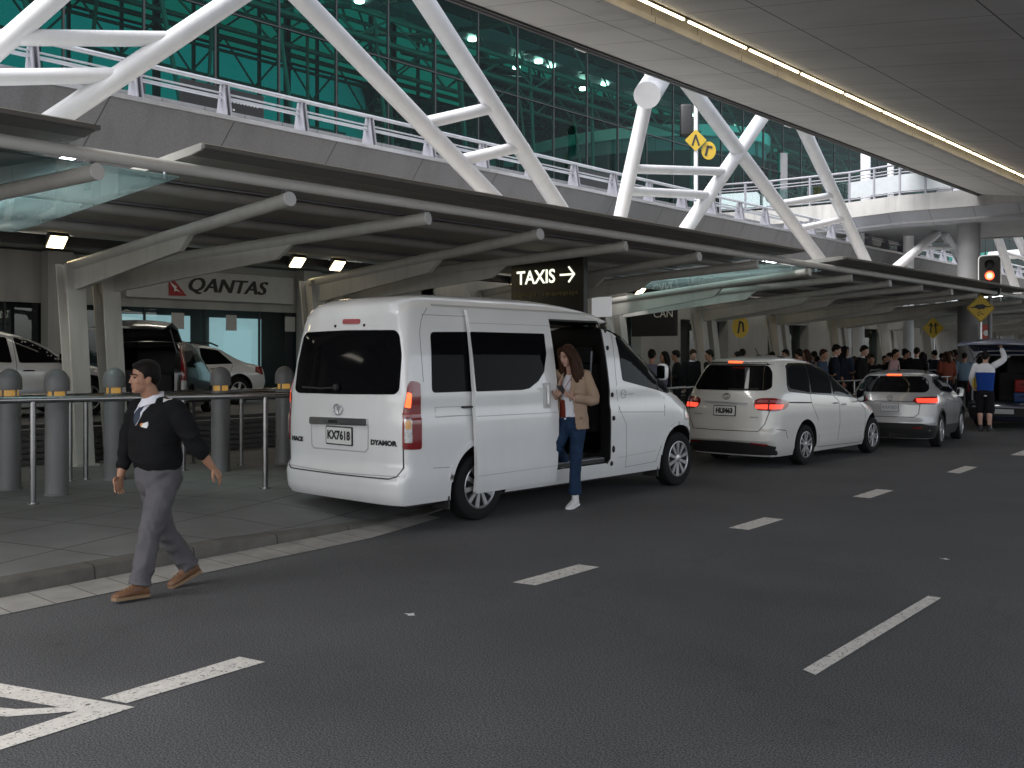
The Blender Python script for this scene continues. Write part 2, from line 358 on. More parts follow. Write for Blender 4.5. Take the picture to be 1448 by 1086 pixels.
for y in YS:
    x = kx(y); h = kh(y)
    rings.append([(x+.012, y, -.03), (x+.004, y, h-.03), (x-.006, y, h-.008), (x-.03, y, h+.002), (x-.17, y, h+.004), (x-.17, y, -.03)])
loft(bm, [[Vector(p) for p in r] for r in rings]); struct('kerb', bm, kerbm, 40)
bm = nb(); prev = None
for y in [v for v in YS if v < 7.6]:
    a = bm.verts.new((kx(y)+.02, y, .009)); c = bm.verts.new((kx(y)+.48-.25*max(0, y-6)/1.3, y, .005))
    if prev: bm.faces.new((prev[0], prev[1], c, a))
    prev = (a, c)
struct('gutter', bm, gutter)
bm = nb()
for q in ([(-4.99, 5.56), (-4.80, 5.60), (-4.84, 6.43), (-5.03, 6.40)], [(-5.01, 8.76), (-4.80, 8.78), (-4.85, 9.6), (-5.06, 9.58)],
          [(-5.02, 11.71), (-4.81, 11.72), (-4.87, 12.6), (-5.08, 12.59)], [(-5.07, 15.12), (-4.87, 15.06), (-4.95, 16.12), (-5.15, 16.18)],
          [(-5.15, 18.5), (-4.94, 18.5), (-5.02, 19.6), (-5.23, 19.6)], [(-5.23, 22), (-5.02, 22), (-5.1, 23.1), (-5.31, 23.1)],
          [(-5.4, 25.6), (-5.19, 25.6), (-5.25, 26.6), (-5.46, 26.6)], [(-2.44, 5.05), (-2.35, 5.01), (-2.45, 7.2), (-2.54, 7.2)],
          [(-4.80, 2.32), (-4.64, 2.37), (-4.70, 3.2), (-4.89, 3.16)], [(-2.6, 10.5), (-2.5, 10.5), (-2.6, 12.7), (-2.7, 12.7)]):
    bm.faces.new([bm.verts.new((x, y, .0045)) for x, y in q])
bm.faces.new([bm.verts.new((x, y, .0045)) for x, y in [(-4.56, 2.37), (-5.58, 2.02), (-5.55, 1.87), (-4.82, 2.13), (-4.95, 1.98), (-5.1, 1.9), (-5.02, 1.82), (-4.88, 1.91), (-4.705, 2.16), (-4.62, 1.6), (-4.47, 1.55)]])
o = struct('road_markings', bm, paint)
for i, (x, y, s) in enumerate(((-4.865, 4.42, .05), (-2.9, 8.6, .045))):
    bm = nb(); bm.faces.new([bm.verts.new((x+s*math.cos(a)*r, y+s*math.sin(a)*r, .006)) for a, r in ((0, 1), (.8, .5), (1.7, .9), (2.6, .4), (3.4, 1), (4.3, .35), (5.2, .8))])
    tag(obj('litter', bm, sign_white), ['white scrap of paper lying on the asphalt behind the van', 'tiny pale scrap on the asphalt beside the right lane line'][i], 'litter')

# inner roadway behind the canopy
bm = nb(); box(bm, -24.4, -14.62, -14, 90, -.02, .6); struct('inner_roadway', bm, paving)
t = thing('slatted_wall', 'dark low wall of horizontal slats behind the bollards', 'wall', (-14.5, 10, .15))
bm = nb()
for k in range(6): box(bm, -14.52, -14.46, -14, 90, .17+k*.085, .17+k*.085+.06)
obj('slat_row', bm, slats, t, world=True)
bm = nb(); box(bm, -14.58, -14.44, -14, 90, .675, .73); obj('coping', bm, dark_steel, t, world=True)

# --------------------------------------------------- terminal: ground floor and glazed hall
t = thing('terminal_building', 'airport terminal with teal glazed hall above a dark ground floor', 'terminal', (-24, 20, .6))
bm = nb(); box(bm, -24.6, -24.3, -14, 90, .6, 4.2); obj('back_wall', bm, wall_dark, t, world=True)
bm = nb(); box(bm, -24.0, -23.9, -14, 90, 2.95, 4.15); obj('fascia_band', bm, wall_grey, t, world=True)
bm = nb(); bm.faces.new([bm.verts.new(p) for p in ((-23.95, -14, .62), (-23.95, 90, .62), (-23.95, 90, 2.95), (-23.95, -14, 2.95))]); obj('shop_window', bm, shop_glass, t, world=True)
for y0, y1, z1 in ((12.0, 14.1, 2.77), (14.7, 16.3, 2.75), (8.0, 9.0, 2.4), (18.5, 20, 2.6), (2.5, 5.2, 2.2)):
    bm = nb(); box(bm, -24.2, -24.14, y0, y1, .9, z1); obj('frosted_panel', bm, frost, t, world=True)
for k in range(36):
    if k == 0:
        bm = nb(); box(bm, -23.97, -23.9, -.02, .02, .62, 2.95); m0 = obj('window_mullion', bm, dark_steel, t, world=True); m0.location.y = -6
    else: c = m0.copy(); COL.objects.link(c); c.location.y = -6+k*1.7
for k, y in enumerate((10.4, 17.6, 24, 31, 38)):
    bm = nb(); box(bm, -23.88, -23.5, y-.3, y+.3, .6, 4.15); obj('pier', bm, wall_grey, t, world=True)
for y, z, ww in ((13.4, 2.83, .35), (15.0, 2.82, .32), (16.9, 2.83, .34), (8.3, 2.83, .6)):
    bm = nb(); box(bm, -23.86, -23.84, y, y+ww, z-.42, z); obj('hung_notice', bm, sign_panel, t, world=True)
# ground-floor frontage nearer the canopy beyond the kiosk
bm = nb()
for y0, y1 in ((16.6, 18.2), (20.3, 22.2), (25.2, 27.4), (30.4, 33.2), (36.5, 40.5), (44, 90)): box(bm, -17.9, -17.4, y0, y1, .6, 4.1)
box(bm, -17.85, -17.45, 16.6, 90, 2.9, 4.05); obj('frontage_wall', bm, wall_grey, t, world=True)
for y0, y1 in ((18.2, 20.3), (22.2, 25.2), (27.4, 30.4), (33.2, 36.5), (40.5, 44)):
    bm = nb(); box(bm, -17.8, -17.76, y0, y1, .6, 2.9); obj('frontage_glass', bm, shop_glass, t, world=True)
for y0, y1 in ((18.4, 19.4), (22.4, 24.9), (27.6, 28.4), (33.6, 34.4), (41, 42.3)):
    bm = nb(); box(bm, -18.6, -18.5, y0, y1, .9, 2.6); obj('lit_interior_panel', bm, frost, t, world=True)
# deck between canopy and hall
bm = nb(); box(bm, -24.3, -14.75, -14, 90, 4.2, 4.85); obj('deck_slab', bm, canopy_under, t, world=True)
m0 = None  # added fill panels, hidden above the canopy roof, brighten cars and sign
for X in (-16.6, -21.2):
    for k in range(22):
        if m0 is None: bm = nb(); box(bm, -.16, .16, -.55, .55, 4.15, 4.195); m0 = obj('fill_light_panel', bm, fill_lamp, t, world=True); c = m0
        else: c = m0.copy(); COL.objects.link(c)
        c.location = (X, -4+k*2.6, 0)
# hall glazing
bm = nb(); bm.faces.new([bm.verts.new(p) for p in ((-19, -8, 4.86), (-19, 80, 4.86), (-19, 80, 13.6), (-19, -8, 13.6))]); obj('front_glazing', bm, teal_glass, t, world=True)
m0 = None
for k in range(54):
    if m0 is None:
        bm = nb(); box(bm, -19.05, -18.98, -.02, .02, 4.86, 13.5); m0 = obj('hall_mullion', bm, dark_steel, t, world=True); m0.location.y = -6.08
    else:
        c = m0.copy(); COL.objects.link(c); c.location.y = -6.08+k*1.615
for z in (9.1, 12.2):
    bm = nb(); box(bm, -19.04, -18.97, -8, 80, z-.015, z+.015); obj('transom', bm, dark_steel, t, world=True)
hall_roof = mat('hall_roof', (.03, .10, .08), .6, var=.35, vscale=.35)
truss_green_lit = mat('truss_tube', (.07, .13, .115), .5, var=.1)  # grey tubes coloured green to carry the hall's green light
bm = nb(); prism(bm, [(-18.6, 12.2), (-23, 12.6), (-31, 15.6), (-31, 15.68), (-23, 12.68), (-18.6, 12.28)], lambda x, z: Vector((x, -10, z)), lambda x, z: Vector((x, 82, z))); obj('hall_roof', bm, roof_glass, t, world=True)
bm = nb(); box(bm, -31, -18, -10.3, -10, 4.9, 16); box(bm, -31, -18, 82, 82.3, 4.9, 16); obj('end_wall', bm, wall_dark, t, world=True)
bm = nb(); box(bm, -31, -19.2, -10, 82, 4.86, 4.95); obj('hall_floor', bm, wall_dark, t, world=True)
def quad(bm, x, y0, y1, z0, z1): bm.faces.new([bm.verts.new(p) for p in ((x, y0, z0), (x, y1, z0), (x, y1, z1), (x, y0, z1))])
bm = nb(); quad(bm, -30.9, -10, 31, 4.95, 12.5); quad(bm, -30.9, 31, 82, 4.95, 15); obj('rear_glazing', bm, teal_back, t, world=True)
bm = nb(); quad(bm, -30.9, -10, 31, 12.5, 15.7); quad(bm, -30.9, 31, 82, 15, 15.7); obj('rear_clerestory', bm, green_back, t, world=True)
bm = nb(); k = 0; y = -9
while y < 80:
    ww = .035 if k % 4 else .11
    box(bm, -30.85, -30.7, y-ww, y+ww, 4.95, 15.7); y += (1.35, .9, 1.7, 1.2)[k % 4]; k += 1
for z in (6.5, 8, 9.5, 11.2, 12.5, 14.2): box(bm, -30.84, -30.72, -10, 82, z-.03, z+.03)
obj('rear_frame', bm, dark_steel, t, world=True)
rnd = random.Random(3)
for X, Z, d in ((-25, 11.9, .9), (-27.5, 12.9, 1.0), (-21, 11.0, .7), (-29.4, 12.3, 1.4)):
    bm = nb()
    tube(bm, [(X, -8, Z), (X, 80, Z)], .09, 8); tube(bm, [(X, -8, Z-d), (X, 80, Z-d)], .07, 8); tube(bm, [(X-.5, -8, Z-.2*d), (X-.5, 80, Z-.2*d)], .06, 8)
    y = -8
    while y < 78:
        tube(bm, [(X, y, Z), (X, y+1.2, Z-d)], .035, 6); tube(bm, [(X, y+1.2, Z-d), (X, y+2.4, Z)], .035, 6); y += 2.4
    obj('roof_truss', bm, truss_green_lit, t, 40, True)
bm = nb(); y = 3
while y < 70:
    for s in (0, 1):
        tube(bm, [(-19.6, y, 10.4), (-24, y+.6, 11.6), (-30, y+1.2, 13.8)] if s else [(-19.6, y, 11.6), (-24, y+.6, 12.4), (-30, y+1.2, 15)], .07, 8)
    for q in range(6):
        a = q/6; tube(bm, [(-19.6-10*a, y+1.2*a, 10.4+3.3*a), (-19.6-10*(a+.08), y+1.2*a, 11.6+3.4*(a+.08))], .035, 6)
    # raking props behind the glass
    tube(bm, [(-22.5, y+.8, 4.95), (-21, y-1.4, 11)], .06, 8); tube(bm, [(-22.5, y+.8, 4.95), (-25, y+2.6, 11.6)], .05, 8)
    y += 3.23
obj('cross_truss', bm, truss_green_lit, t, 40, True)
bm = nb(); box(bm, -23.3, -22.7, -8, 80, 12.15, 12.55); obj('lamp_beam', bm, rail_grey, t, world=True)
# interior clutter on the departures level
bm = nb(); y = 4
while y < 70:
    h = rnd.uniform(1.2, 4.6); x = rnd.uniform(-29, -24); box(bm, x-.1, x+.1, y, y+rnd.uniform(.3, 2.4), 4.95, 4.95+h); y += rnd.uniform(1.2, 2.6)
obj('check_in_partition', bm, wall_dark, t, world=True)
bm = nb(); lathe(bm, [(.02, .08), (.11, .07), (.15, 0), (.14, -.02)], 12)
lamp0 = obj('hall_lamp', bm, lamp_hall)
tag(lamp0, 'small bright round lamp under the roof of the teal glass hall', 'lamp', 'lamps in the glass hall')
for i, (y, z, x) in enumerate([(18.9, 12.1, -23), (23.65, 12.1, -23), (27.0, 12.1, -23), (27.7, 12.1, -23), (30.9, 12.1, -23), (33.5, 12.0, -23), (26.5, 11.9, -23.6), (30.3, 11.9, -23.6), (34, 11.7, -23.6), (14.5, 12.1, -23), (37, 12.0, -23), (41, 12, -23)]):
    o = lamp0 if i == 0 else lamp0.copy()
    if i: COL.objects.link(o)
    o.location = (x, y, z)

# airline sign on the ground-floor fascia
t = thing('airline_sign', 'pale fascia sign reading QANTAS with a red triangular tail logo', 'sign', (-23.86, 14.6, 3.2))
bm = nb(); rbox(bm, -23.88, -23.78, 12.15, 17.15, 3.18, 3.94, .02); obj('sign_board', bm, sign_panel, t, world=True)
flat_text('lettering', 'QANTAS', .52, blackm, t, frame_M((-23.772, 14.96, 3.56), (0, 1, 0), (0, 0, 1)), shear=.28, bold=0, sx=1.16, world=True)
for dy_, dz_ in ((.016, .0), (.032, .004), (.05, .008)): flat_text('lettering', 'QANTAS', .52, blackm, t, frame_M((-23.7715+dy_*.03, 14.96+dy_, 3.56+dz_), (0, 1, 0), (0, 0, 1)), shear=.28, bold=0, sx=1.16, world=True)
bm = nb(); prism(bm, [(13.28, 3.83), (13.28, 3.26), (13.78, 3.27)], lambda y, z: Vector((-23.772, y, z)), lambda y, z: Vector((-23.76, y, z))); lg = obj('tail_logo', bm, red_tail, t, world=True)
bm = nb(); prism(bm, [(13.29, 3.64), (13.38, 3.56), (13.50, 3.50), (13.47, 3.45), (13.55, 3.40), (13.64, 3.31), (13.57, 3.37), (13.47, 3.40), (13.43, 3.36), (13.42, 3.46), (13.36, 3.52)], lambda y, z: Vector((-23.758, y, z)), lambda y, z: Vector((-23.754, y, z)))
obj('kangaroo_mark', bm, sign_white, lg, world=True)

# --------------------------------------------------- elevated roadway edge and its railing
t = thing('elevated_road_edge', 'grey stone panelled edge of the elevated road above the canopy', 'parapet', (-14, 20, 3.6))
bm = nb(); prism(bm, [(-13.78, 5.38), (-14.36, 3.7), (-14.7, 3.7), (-14.7, 5.38)], lambda x, z: Vector((x, -14, z)), lambda x, z: Vector((x, 80, z))); obj('stone_panel', bm, granite, t, world=True)
bm = nb(); box(bm, -14.25, -13.74, -14, 80, 5.383, 5.45); obj('coping', bm, alu, t, world=True)
bm = nb(); box(bm, -14.50, -14.42, -14, 80, 5.45, 5.70)
o = obj('upstand', bm, mat('upstand_grey', (.27, .275, .285), .5, var=.12), t, world=True)
n, s = obj_xyz(MATS['upstand_grey']); darken_lines(MATS['upstand_grey'], [lines_mask(n, s[1], .74, .012, .2)], (.08, .08, .08))
t = thing('edge_railing', 'pale metal railing along the elevated road edge', 'railing', (-14, 20, 5.45))
for z, r, x, m in ((6.02, .036, -14.02, alu), (5.86, .016, -14.05, alu), (5.79, .03, -14.05, alu)):
    bm = nb(); tube(bm, [(x, -14, z), (x, 80, z)], r, 10); obj('rail', bm, m, t, 40, True)
bm = nb(); prism(bm, [(-13.88, 5.45), (-14.22, 5.45), (-14.1, 5.99), (-13.98, 5.99)], lambda x, z: Vector((x, -.05, z)), lambda x, z: Vector((x, -.03, z)))
prism(bm, [(-13.88, 5.45), (-14.22, 5.45), (-14.1, 5.99), (-13.98, 5.99)], lambda x, z: Vector((x, .05, z)), lambda x, z: Vector((x, .03, z))); box(bm, -14.12, -14.02, -.03, .03, 5.5, 5.95)
p0 = obj('post', bm, rail_grey, t, world=True); p0.location.y = 5.83-1.486*6
for k in range(1, 50):
    c = p0.copy(); COL.objects.link(c); c.location.y = 5.83+1.486*(k-6)
for i, (y, ww, lab) in enumerate(((10.0, 1.7, 'black sign board standing behind the railing on the elevated road'), (20.9, 1.9, 'blank black board behind the railing between the white struts'))):
    t = thing('roadside_board', lab, 'sign', (-16, y, 4.86))
    bm = nb(); rbox(bm, -16.03, -15.97, y-ww/2, y+ww/2, 6.0, 6.55, .01); bd = obj('board', bm, sign_black, t, world=True)
    for dy in (-.6, .6):
        bm = nb(); tube(bm, [(-16, y+dy, 4.86), (-16, y+dy, 6.0)], .03, 8); obj('post', bm, dark_steel, t, 40, True)
    if i == 0:
        bm = nb()
        for q in range(9): box(bm, -15.968, -15.964, y+.12+q*.07, y+.16+q*.07, 6.3, 6.3+.035+.02*(q % 3))
        for q in range(5): box(bm, -15.968, -15.964, y-.1+q*.07, y-.06+q*.07, 6.16, 6.19)
        obj('faint_lettering', bm, sign_panel, bd, world=True)

# --------------------------------------------------- overhead deck with its light trough
EX, EZ, SL = -9.74, 6.6, -.148
cz = lambda x: EZ+SL*(x-EX)
t = thing('overhead_road_deck', 'wide grey panelled deck soffit overhead with a warm light trough', 'deck', (-4, 15, 7))
def soff(x0, x1): 
    bm = nb(); prism(bm, [(x0, cz(x0)), (x1, cz(x1)), (x1, cz(x1)+.9), (x0, cz(x0)+.9)], lambda x, z: Vector((x, -4, z)), lambda x, z: Vector((x, 70, z))); return bm
obj('soffit_panel', soff(EX, -7.70), soffit, t, world=True); obj('soffit_panel', soff(-7.22, 2.4), soffit, t, world=True)
bm = nb(); prism(bm, [(-7.70, 6.46), (-7.22, 6.40), (-7.22, 7.0), (-7.70, 7.1)], lambda x, z: Vector((x, -3.98, z)), lambda x, z: Vector((x, 69.9, z))); obj('light_trough', bm, gold, t, world=True)
bm = nb(); box(bm, -7.76, -7.64, -4, 70, 6.20, 6.285); obj('trough_lip', bm, soffit, t, world=True)
bm = nb(); box(bm, -7.325, -7.285, -4, 70, 6.231, 6.26); obj('trough_rail', bm, dark_steel, t, world=True)
bm = nb(); box(bm, EX-.06, EX, -4, 70, 6.57, 7.3); box(bm, EX-.12, EX-.06, -4, 70, 6.56, 6.66); obj('edge_trim', bm, dark_steel, t, world=True)
bm = nb(); box(bm, -.014, .014, -.78, .78, -.012, .012); l0 = obj('strip_lamp', bm, strip_lit, t, world=True); l0.location = (-7.30, 2.4, 6.216)
for k in range(1, 40): c = l0.copy(); COL.objects.link(c); c.location.y = 2.4+k*1.68
bm = nb(); tube(bm, [(-11.4, -8, 7.95), (-11.4, 70, 7.95)], .26, 20); obj('edge_girder', bm, white_steel, t, 40, True)
bm = nb()
for k in range(0, 9): box(bm, -11.4, -9.7, -2+k*8.2, -1.7+k*8.2, 7.3, 7.9)
obj('outrigger', bm, white_steel, t, world=True)
for y, p0, p1, r in ((17, (-11.4, 16.72, 6.91), (-12.4, 18.9, 8.13), .27), (32, (-11.0, 32.57, 6.80), (-11.7, 36.6, 7.75), .25)):
    bm = nb(); tube(bm, [p0, p1], r, 28); nd = obj('node_stub', bm, white_steel, t, 40, True)

# --------------------------------------------------- white strut frames
def ext(b, tp, z=3.75):
    b, tp = Vector(b), Vector(tp); d = (tp-b); return b+d*((z-b.z)/d.z)
ST = [((-12.6, 4.85, 5.4), (-11.4, 6.91, 7.95), .125), ((-12.6, 5.14, 4.34), (-11.4, 9.2, 7.95), .135), ((-12.6, 13.65, 4.53), (-11.4, 6.08, 7.95), .15), ((-12.6, 15.47, 4.61), (-11.4, 9.79, 7.95), .16),
      ((-12.6, 17.45, 4.59), (-11.4, 17.11, 7.95), .15), ((-12.6, 20.01, 4.6), (-11.4, 22.19, 7.95), .165), ((-12.6, 26.81, 4.64), (-11.4, 17.24, 7.95), .165), ((-12.6, 30.24, 4.73), (-11.4, 22.94, 7.95), .165),
      ((-12, 31.12, 4.42), (-12, 34.85, 5.86), .14), ((-12, 37.49, 4.97), (-12, 35.53, 5.93), .14), ((-12, 43.73, 4.54), (-12, 40.98, 6.7), .16), ((-12, 47.5, 4.6), (-12, 43.0, 7.2), .16)]
FR = [((0, 1), [((-12.54, 4.95, 5.52), (-12.1, 6.83, 5.85), .1), ((-12.45, 4.2, 4.86), (-12.29, 6.2, 5.28), .1)], 'pair of thick white struts at the far left joined by two level tie bars'),
      ((2, 3), [((-12.24, 11.39, 5.55), (-12.07, 12.96, 6.09), .105), ((-12.4, 12.4, 5.1), (-12.26, 13.86, 5.56), .105)], 'pair of long white struts leaning left with two short tie bars, above the van'),
      ((4, 5), [((-12.23, 17.34, 5.63), (-12.08, 20.96, 6.05), .1), ((-12.39, 17.39, 5.19), (-12.29, 20.58, 5.47), .1)], 'upright and right leaning white struts opening upward like a V with two level bars'),
      ((6, 7), [((-12.24, 23.93, 5.64), (-12.05, 26.89, 6.21), .09), ((-12.42, 25.36, 5.14), (-12.24, 28.06, 5.69), .09)], 'white strut pair leaning left in front of the footbridge with two short bars'),
      ((8, 9), [((-12, 33.2, 5.25), (-12, 36.4, 5.5), .08)], 'small distant white strut pair meeting in an apex under the footbridge'),
      ((10, 11), [((-12, 42, 5.8), (-12, 45.5, 5.75), .08)], 'distant white struts right of the round column, behind the traffic light')]
for ids, ties, lab in FR:
    t = thing('strut_frame', lab, 'strut', ST[ids[0]][0], group='white diagonal struts carrying the overhead deck')
    for i in ids:
        b_, tp, r = ST[i]; bm = nb(); e = ext(b_, tp); tp = Vector(tp)
        tube(bm, [e, e+(tp-e)*.33, e+(tp-e)*.66, tp], r, 24); s_ = obj('strut', bm, white_steel, t, 40, True)
        if i < 8:
            d = (tp-e).normalized(); p = e+(tp-e)*.42; bm = nb(); tube(bm, [p-d*.010, p+d*.010], r+.003, 24); obj('joint_band', bm, white_steel, s_, 40, True)
    for a, c, r in ties:
        bm = nb(); tube(bm, [a, c], r, 20); obj('tie_bar', bm, white_steel, t, 40, True)

# --------------------------------------------------- street-level canopy
RF = lambda x: 3.74+(x+8.95)*.055          # roof underside
t = thing('street_canopy', 'grey steel pavement canopy on paired columns with long tubular arms', 'canopy', (-14, 15, .15))
segs = [(-10, 4.28), (5.38, 18.5), (20.45, 34.2), (36, 70)]
for a, c in segs:
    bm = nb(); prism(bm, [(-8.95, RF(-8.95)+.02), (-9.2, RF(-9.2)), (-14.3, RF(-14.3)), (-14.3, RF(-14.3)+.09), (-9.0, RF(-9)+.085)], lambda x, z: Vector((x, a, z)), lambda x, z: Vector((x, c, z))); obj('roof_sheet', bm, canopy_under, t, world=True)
    bm = nb(); prism(bm, [(-8.955, RF(-8.95)+.012), (-9.19, RF(-9.19)-.004), (-9.19, RF(-9.19)-.010), (-8.955, RF(-8.95)+.006)], lambda x, z: Vector((x, a, z)), lambda x, z: Vector((x, c, z))); obj('lip_shade_strip', bm, edge_grey, t, world=True)  # dark strip lays shade onto the lip underside, which catches sky light
    bm = nb(); box(bm, -8.97, -8.9, a-.02, c+.02, 3.75, 3.79); obj('roof_edge', bm, edge_grey, t, world=True)
    for x in (-10.5, -11.9, -13.3):
        bm = nb(); tube(bm, [(x, a, RF(x)-.075), (x, c, RF(x)-.075)], .07, 12); obj('purlin', bm, canopy_under, t, 40, True)
        bm = nb(); box(bm, x+.12, x+.15, a, c, RF(x)-.02, RF(x)-.004); obj('batten', bm, rail_grey, t, world=True)
bm = nb(); tube(bm, [(-9.25, -10, 3.585), (-9.25, 70, 3.585)], .062, 16); obj('front_tube', bm, mat('front_tube_steel', (.68, .67, .65), .4, var=.08, vscale=2), t, 40, True)
for (a, c) in ((3.5, 5.42), (18.1, 20.6), (33.8, 36.2)):
    for (x0, x1) in ((-9.5, -11.35), (-11.4, -13.6)):
        bm = nb(); d0, d1 = RF(x0)-.16, RF(x1)-.16
        prism(bm, [(x0, d0), (x1, d1), (x1, d1-.015), (x0, d0-.015)], lambda x, z: Vector((x, a, z)), lambda x, z: Vector((x, c, z))); obj('glass_panel', bm, canopy_glass, t, world=True)
    for x in (-9.7, -11.37, -13.4):
        bm = nb(); box(bm, x-.025, x+.025, a, c, RF(x)-.155, RF(x)-.11); obj('glass_bearer', bm, rail_grey, t, world=True)
    bm = nb()
    for y in (a+.1, (a+c)/2, c-.1):
        for x in (-9.6, -10.6, -11.5, -12.6): tube(bm, [(x, y, RF(x)-.19), (x, y, RF(x)-.05)], .018, 8)
    obj('glass_fixing', bm, alu, t, 40, True)
    bm = nb(); tube(bm, [(-9.9, (a+c)/2+.1, RF(-9.9)+.02), (-12.6, (a+c)/2+.1, RF(-12.6)+.02)], .035, 10); obj('tube_light', bm, cool_lamp, t, 40, True)
NC = 14
def col_bm():
    bm = nb()
    def pl(pts, y0, y1): prism(bm, pts, lambda x, z: Vector((x, y0, z)), lambda x, z: Vector((x, y1, z)))
    bx, tx = -14.02, -14.40
    for w0, w1 in ((.10, .145), (-.13, -.175)):
        pl([(bx+w0, .15), (bx+w0+.03, .15), (tx+w1+.03, 3.02), (tx+w1, 3.02)], -.13, .13)
    pl([(bx-.10, .15), (bx+.10, .15), (tx+.145, 3.02), (tx-.145, 3.02)], -.02, .02)
    box(bm, bx-.2, bx+.2, -.17, .17, .15, .175)
    return bm
def arm_bm(dy0, dy1):
    b0 = Vector((-14.40, dy0, 2.98)); tip = Vector((-9.2, dy1, 3.42)); d = tip-b0
    bm = nb(); tube(bm, [b0, b0+d*.5, tip], .078, 20)
    fin = nb(); hd = Vector((d.x, d.y, 0)).normalized(); nrm = Vector((-hd.y, hd.x, 0))
    P = lambda s, dz: b0+d*s+Vector((0, 0, dz))
    poly = [P(-.04, 0), P(-.04, -.37), P(.05, -.36), P(.575, -.235), P(.625, -.05), P(.6, 0)]
    a = [fin.verts.new(p+nrm*.035) for p in poly]; c = [fin.verts.new(p-nrm*.035) for p in poly]
    fin.faces.new(a); fin.faces.new(c[::-1])
    for i in range(len(poly)): fin.faces.new((a[i], a[i-1], c[i-1], c[i]))
    cap = nb(); tube(cap, [tip-d.normalized()*.004, tip+d.normalized()*.012], .081, 20)
    hng = nb(); tube(hng, [tip+Vector((-.06, 0, .05)), tip+Vector((-.06, 0, .17))], .014, 8); tube(hng, [tip+Vector((-.14, 0, .05)), tip+Vector((-.09, 0, .17))], .012, 8)
    return bm, fin, cap, hng
cap_m = mat('arm_cap_white', (.75, .75, .76), .4)
protos = []
c0 = obj('column', col_bm(), grey_steel, t, world=True); protos.append((c0, 0)); protos.append((c0, .52))
for dy0, dy1 in ((0, .08), (.52, 2.16)):
    bm, fin, cap, hng = arm_bm(dy0, dy1)
    a0 = obj('arm', bm, grey_steel, t, 40, True); obj('fin', fin, grey_steel, a0, world=False); obj('end_cap', cap, cap_m, a0, 40); obj('hanger', hng, rail_grey, a0, 40); protos.append((a0, 0))
first = True
for k in range(-2, NC):
    Y = 6.5+4.25*k
    for src, dy in protos:
        if k == -2 and not (src is c0 and dy > 0): src.location.y = Y; continue
        c = src.copy(); COL.objects.link(c); c.location.y = Y+dy
        for ch in [q for q in bpy.data.objects if q.parent == src]:
            e = ch.copy(); COL.objects.link(e); e.parent = c
bm = nb(); box(bm, -15.35, -15.1, -8, 60, 3.36, 3.5); obj('lighting_beam', bm, dark_steel, t, world=True)
root = thing('downlight', 'square warm lamp on the dark beam behind the canopy columns', 'lamp', (-14.95, 0, 3.40), group='warm square canopy downlights')
bm = nb(); rbox(bm, -.13, .13, -.15, .15, -.02, .07, .01); obj('housing', bm, dark_steel, root)
bm = nb(); box(bm, -.11, .11, -.12, .12, -.035, -.022); obj('lit_panel', bm, lamp_warm, root)
ys = [6.55, 9.9, 10.85, 11.75, 4.3, 16.8, 21.6, 25.9, 30, 34.5]
for i, y in enumerate(ys):
    r = root if i == 0 else dup(root); r.location.y = y
    r.rotation_euler = (0, -.75, 0)

# hanging TAXIS sign
t = thing('taxi_sign', 'hanging black sign reading TAXIS with a right arrow above the van', 'sign', (-11.7, 14, 2.3))
bm = nb(); rbox(bm, -12.56, -10.84, 13.95, 14.07, 2.2, 3.44, .012); obj('sign_box', bm, sign_black, t, world=True)
flat_text('lettering', 'TAXIS', .345, letter_lit, t, frame_M((-11.95, 13.947, 3.13), (1, 0, 0), (0, 0, 1)), world=True, bold=.006)
bm = nb()
def strip(bm, pts, wd, M):
    for a, c in zip(pts, pts[1:]):
        a, c = Vector(a), Vector(c); d = (c-a).normalized(); q = Vector((-d.y, d.x))*wd/2; a = a-d*wd*.3; c = c+d*wd*.3
        vs = [bm.verts.new(M @ Vector((*p, 0))) for p in (a+q, a-q, c-q, c+q)]; vs2 = [bm.verts.new(M @ Vector((*p, .004))) for p in (a+q, a-q, c-q, c+q)]
        bm.faces.new(vs); bm.faces.new(vs2[::-1])
        for i in range(4): bm.faces.new((vs[i], vs2[i], vs2[(i+1) % 4], vs[(i+1) % 4]))
MA = frame_M((-11.2, 13.946, 3.15), (1, 0, 0), (0, 0, 1))
strip(bm, [(-.17, 0), (.13, 0)], .035, MA); MA2 = frame_M((-11.2, 13.9405, 3.15), (1, 0, 0), (0, 0, 1)); strip(bm, [(.03, .13), (.15, 0), (.03, -.13)], .035, MA2)
obj('arrow', bm, letter_lit, t, world=True)
for a_, c_ in ((0, 8), (10, 22)):
    bm = nb()
    for q in range(a_, c_): x = -12.45+q*.068; box(bm, x, x+.035+.012*(q % 2), 13.938, 13.947, 2.80-.012*(q % 3), 2.85)
    box(bm, -12.45+a_*.068, -12.45+c_*.068-.03, 13.94, 13.947, 2.815, 2.825); obj('faint_lettering', bm, dim_letter, t, world=True)
bm = nb(); tube(bm, [(-10.95, 14, 3.44), (-10.95, 14, 3.62)], .04, 10); tube(bm, [(-12.3, 14, 3.44), (-12.3, 14, 3.5)], .04, 10); obj('hanger', bm, blackm, t, 40, True)

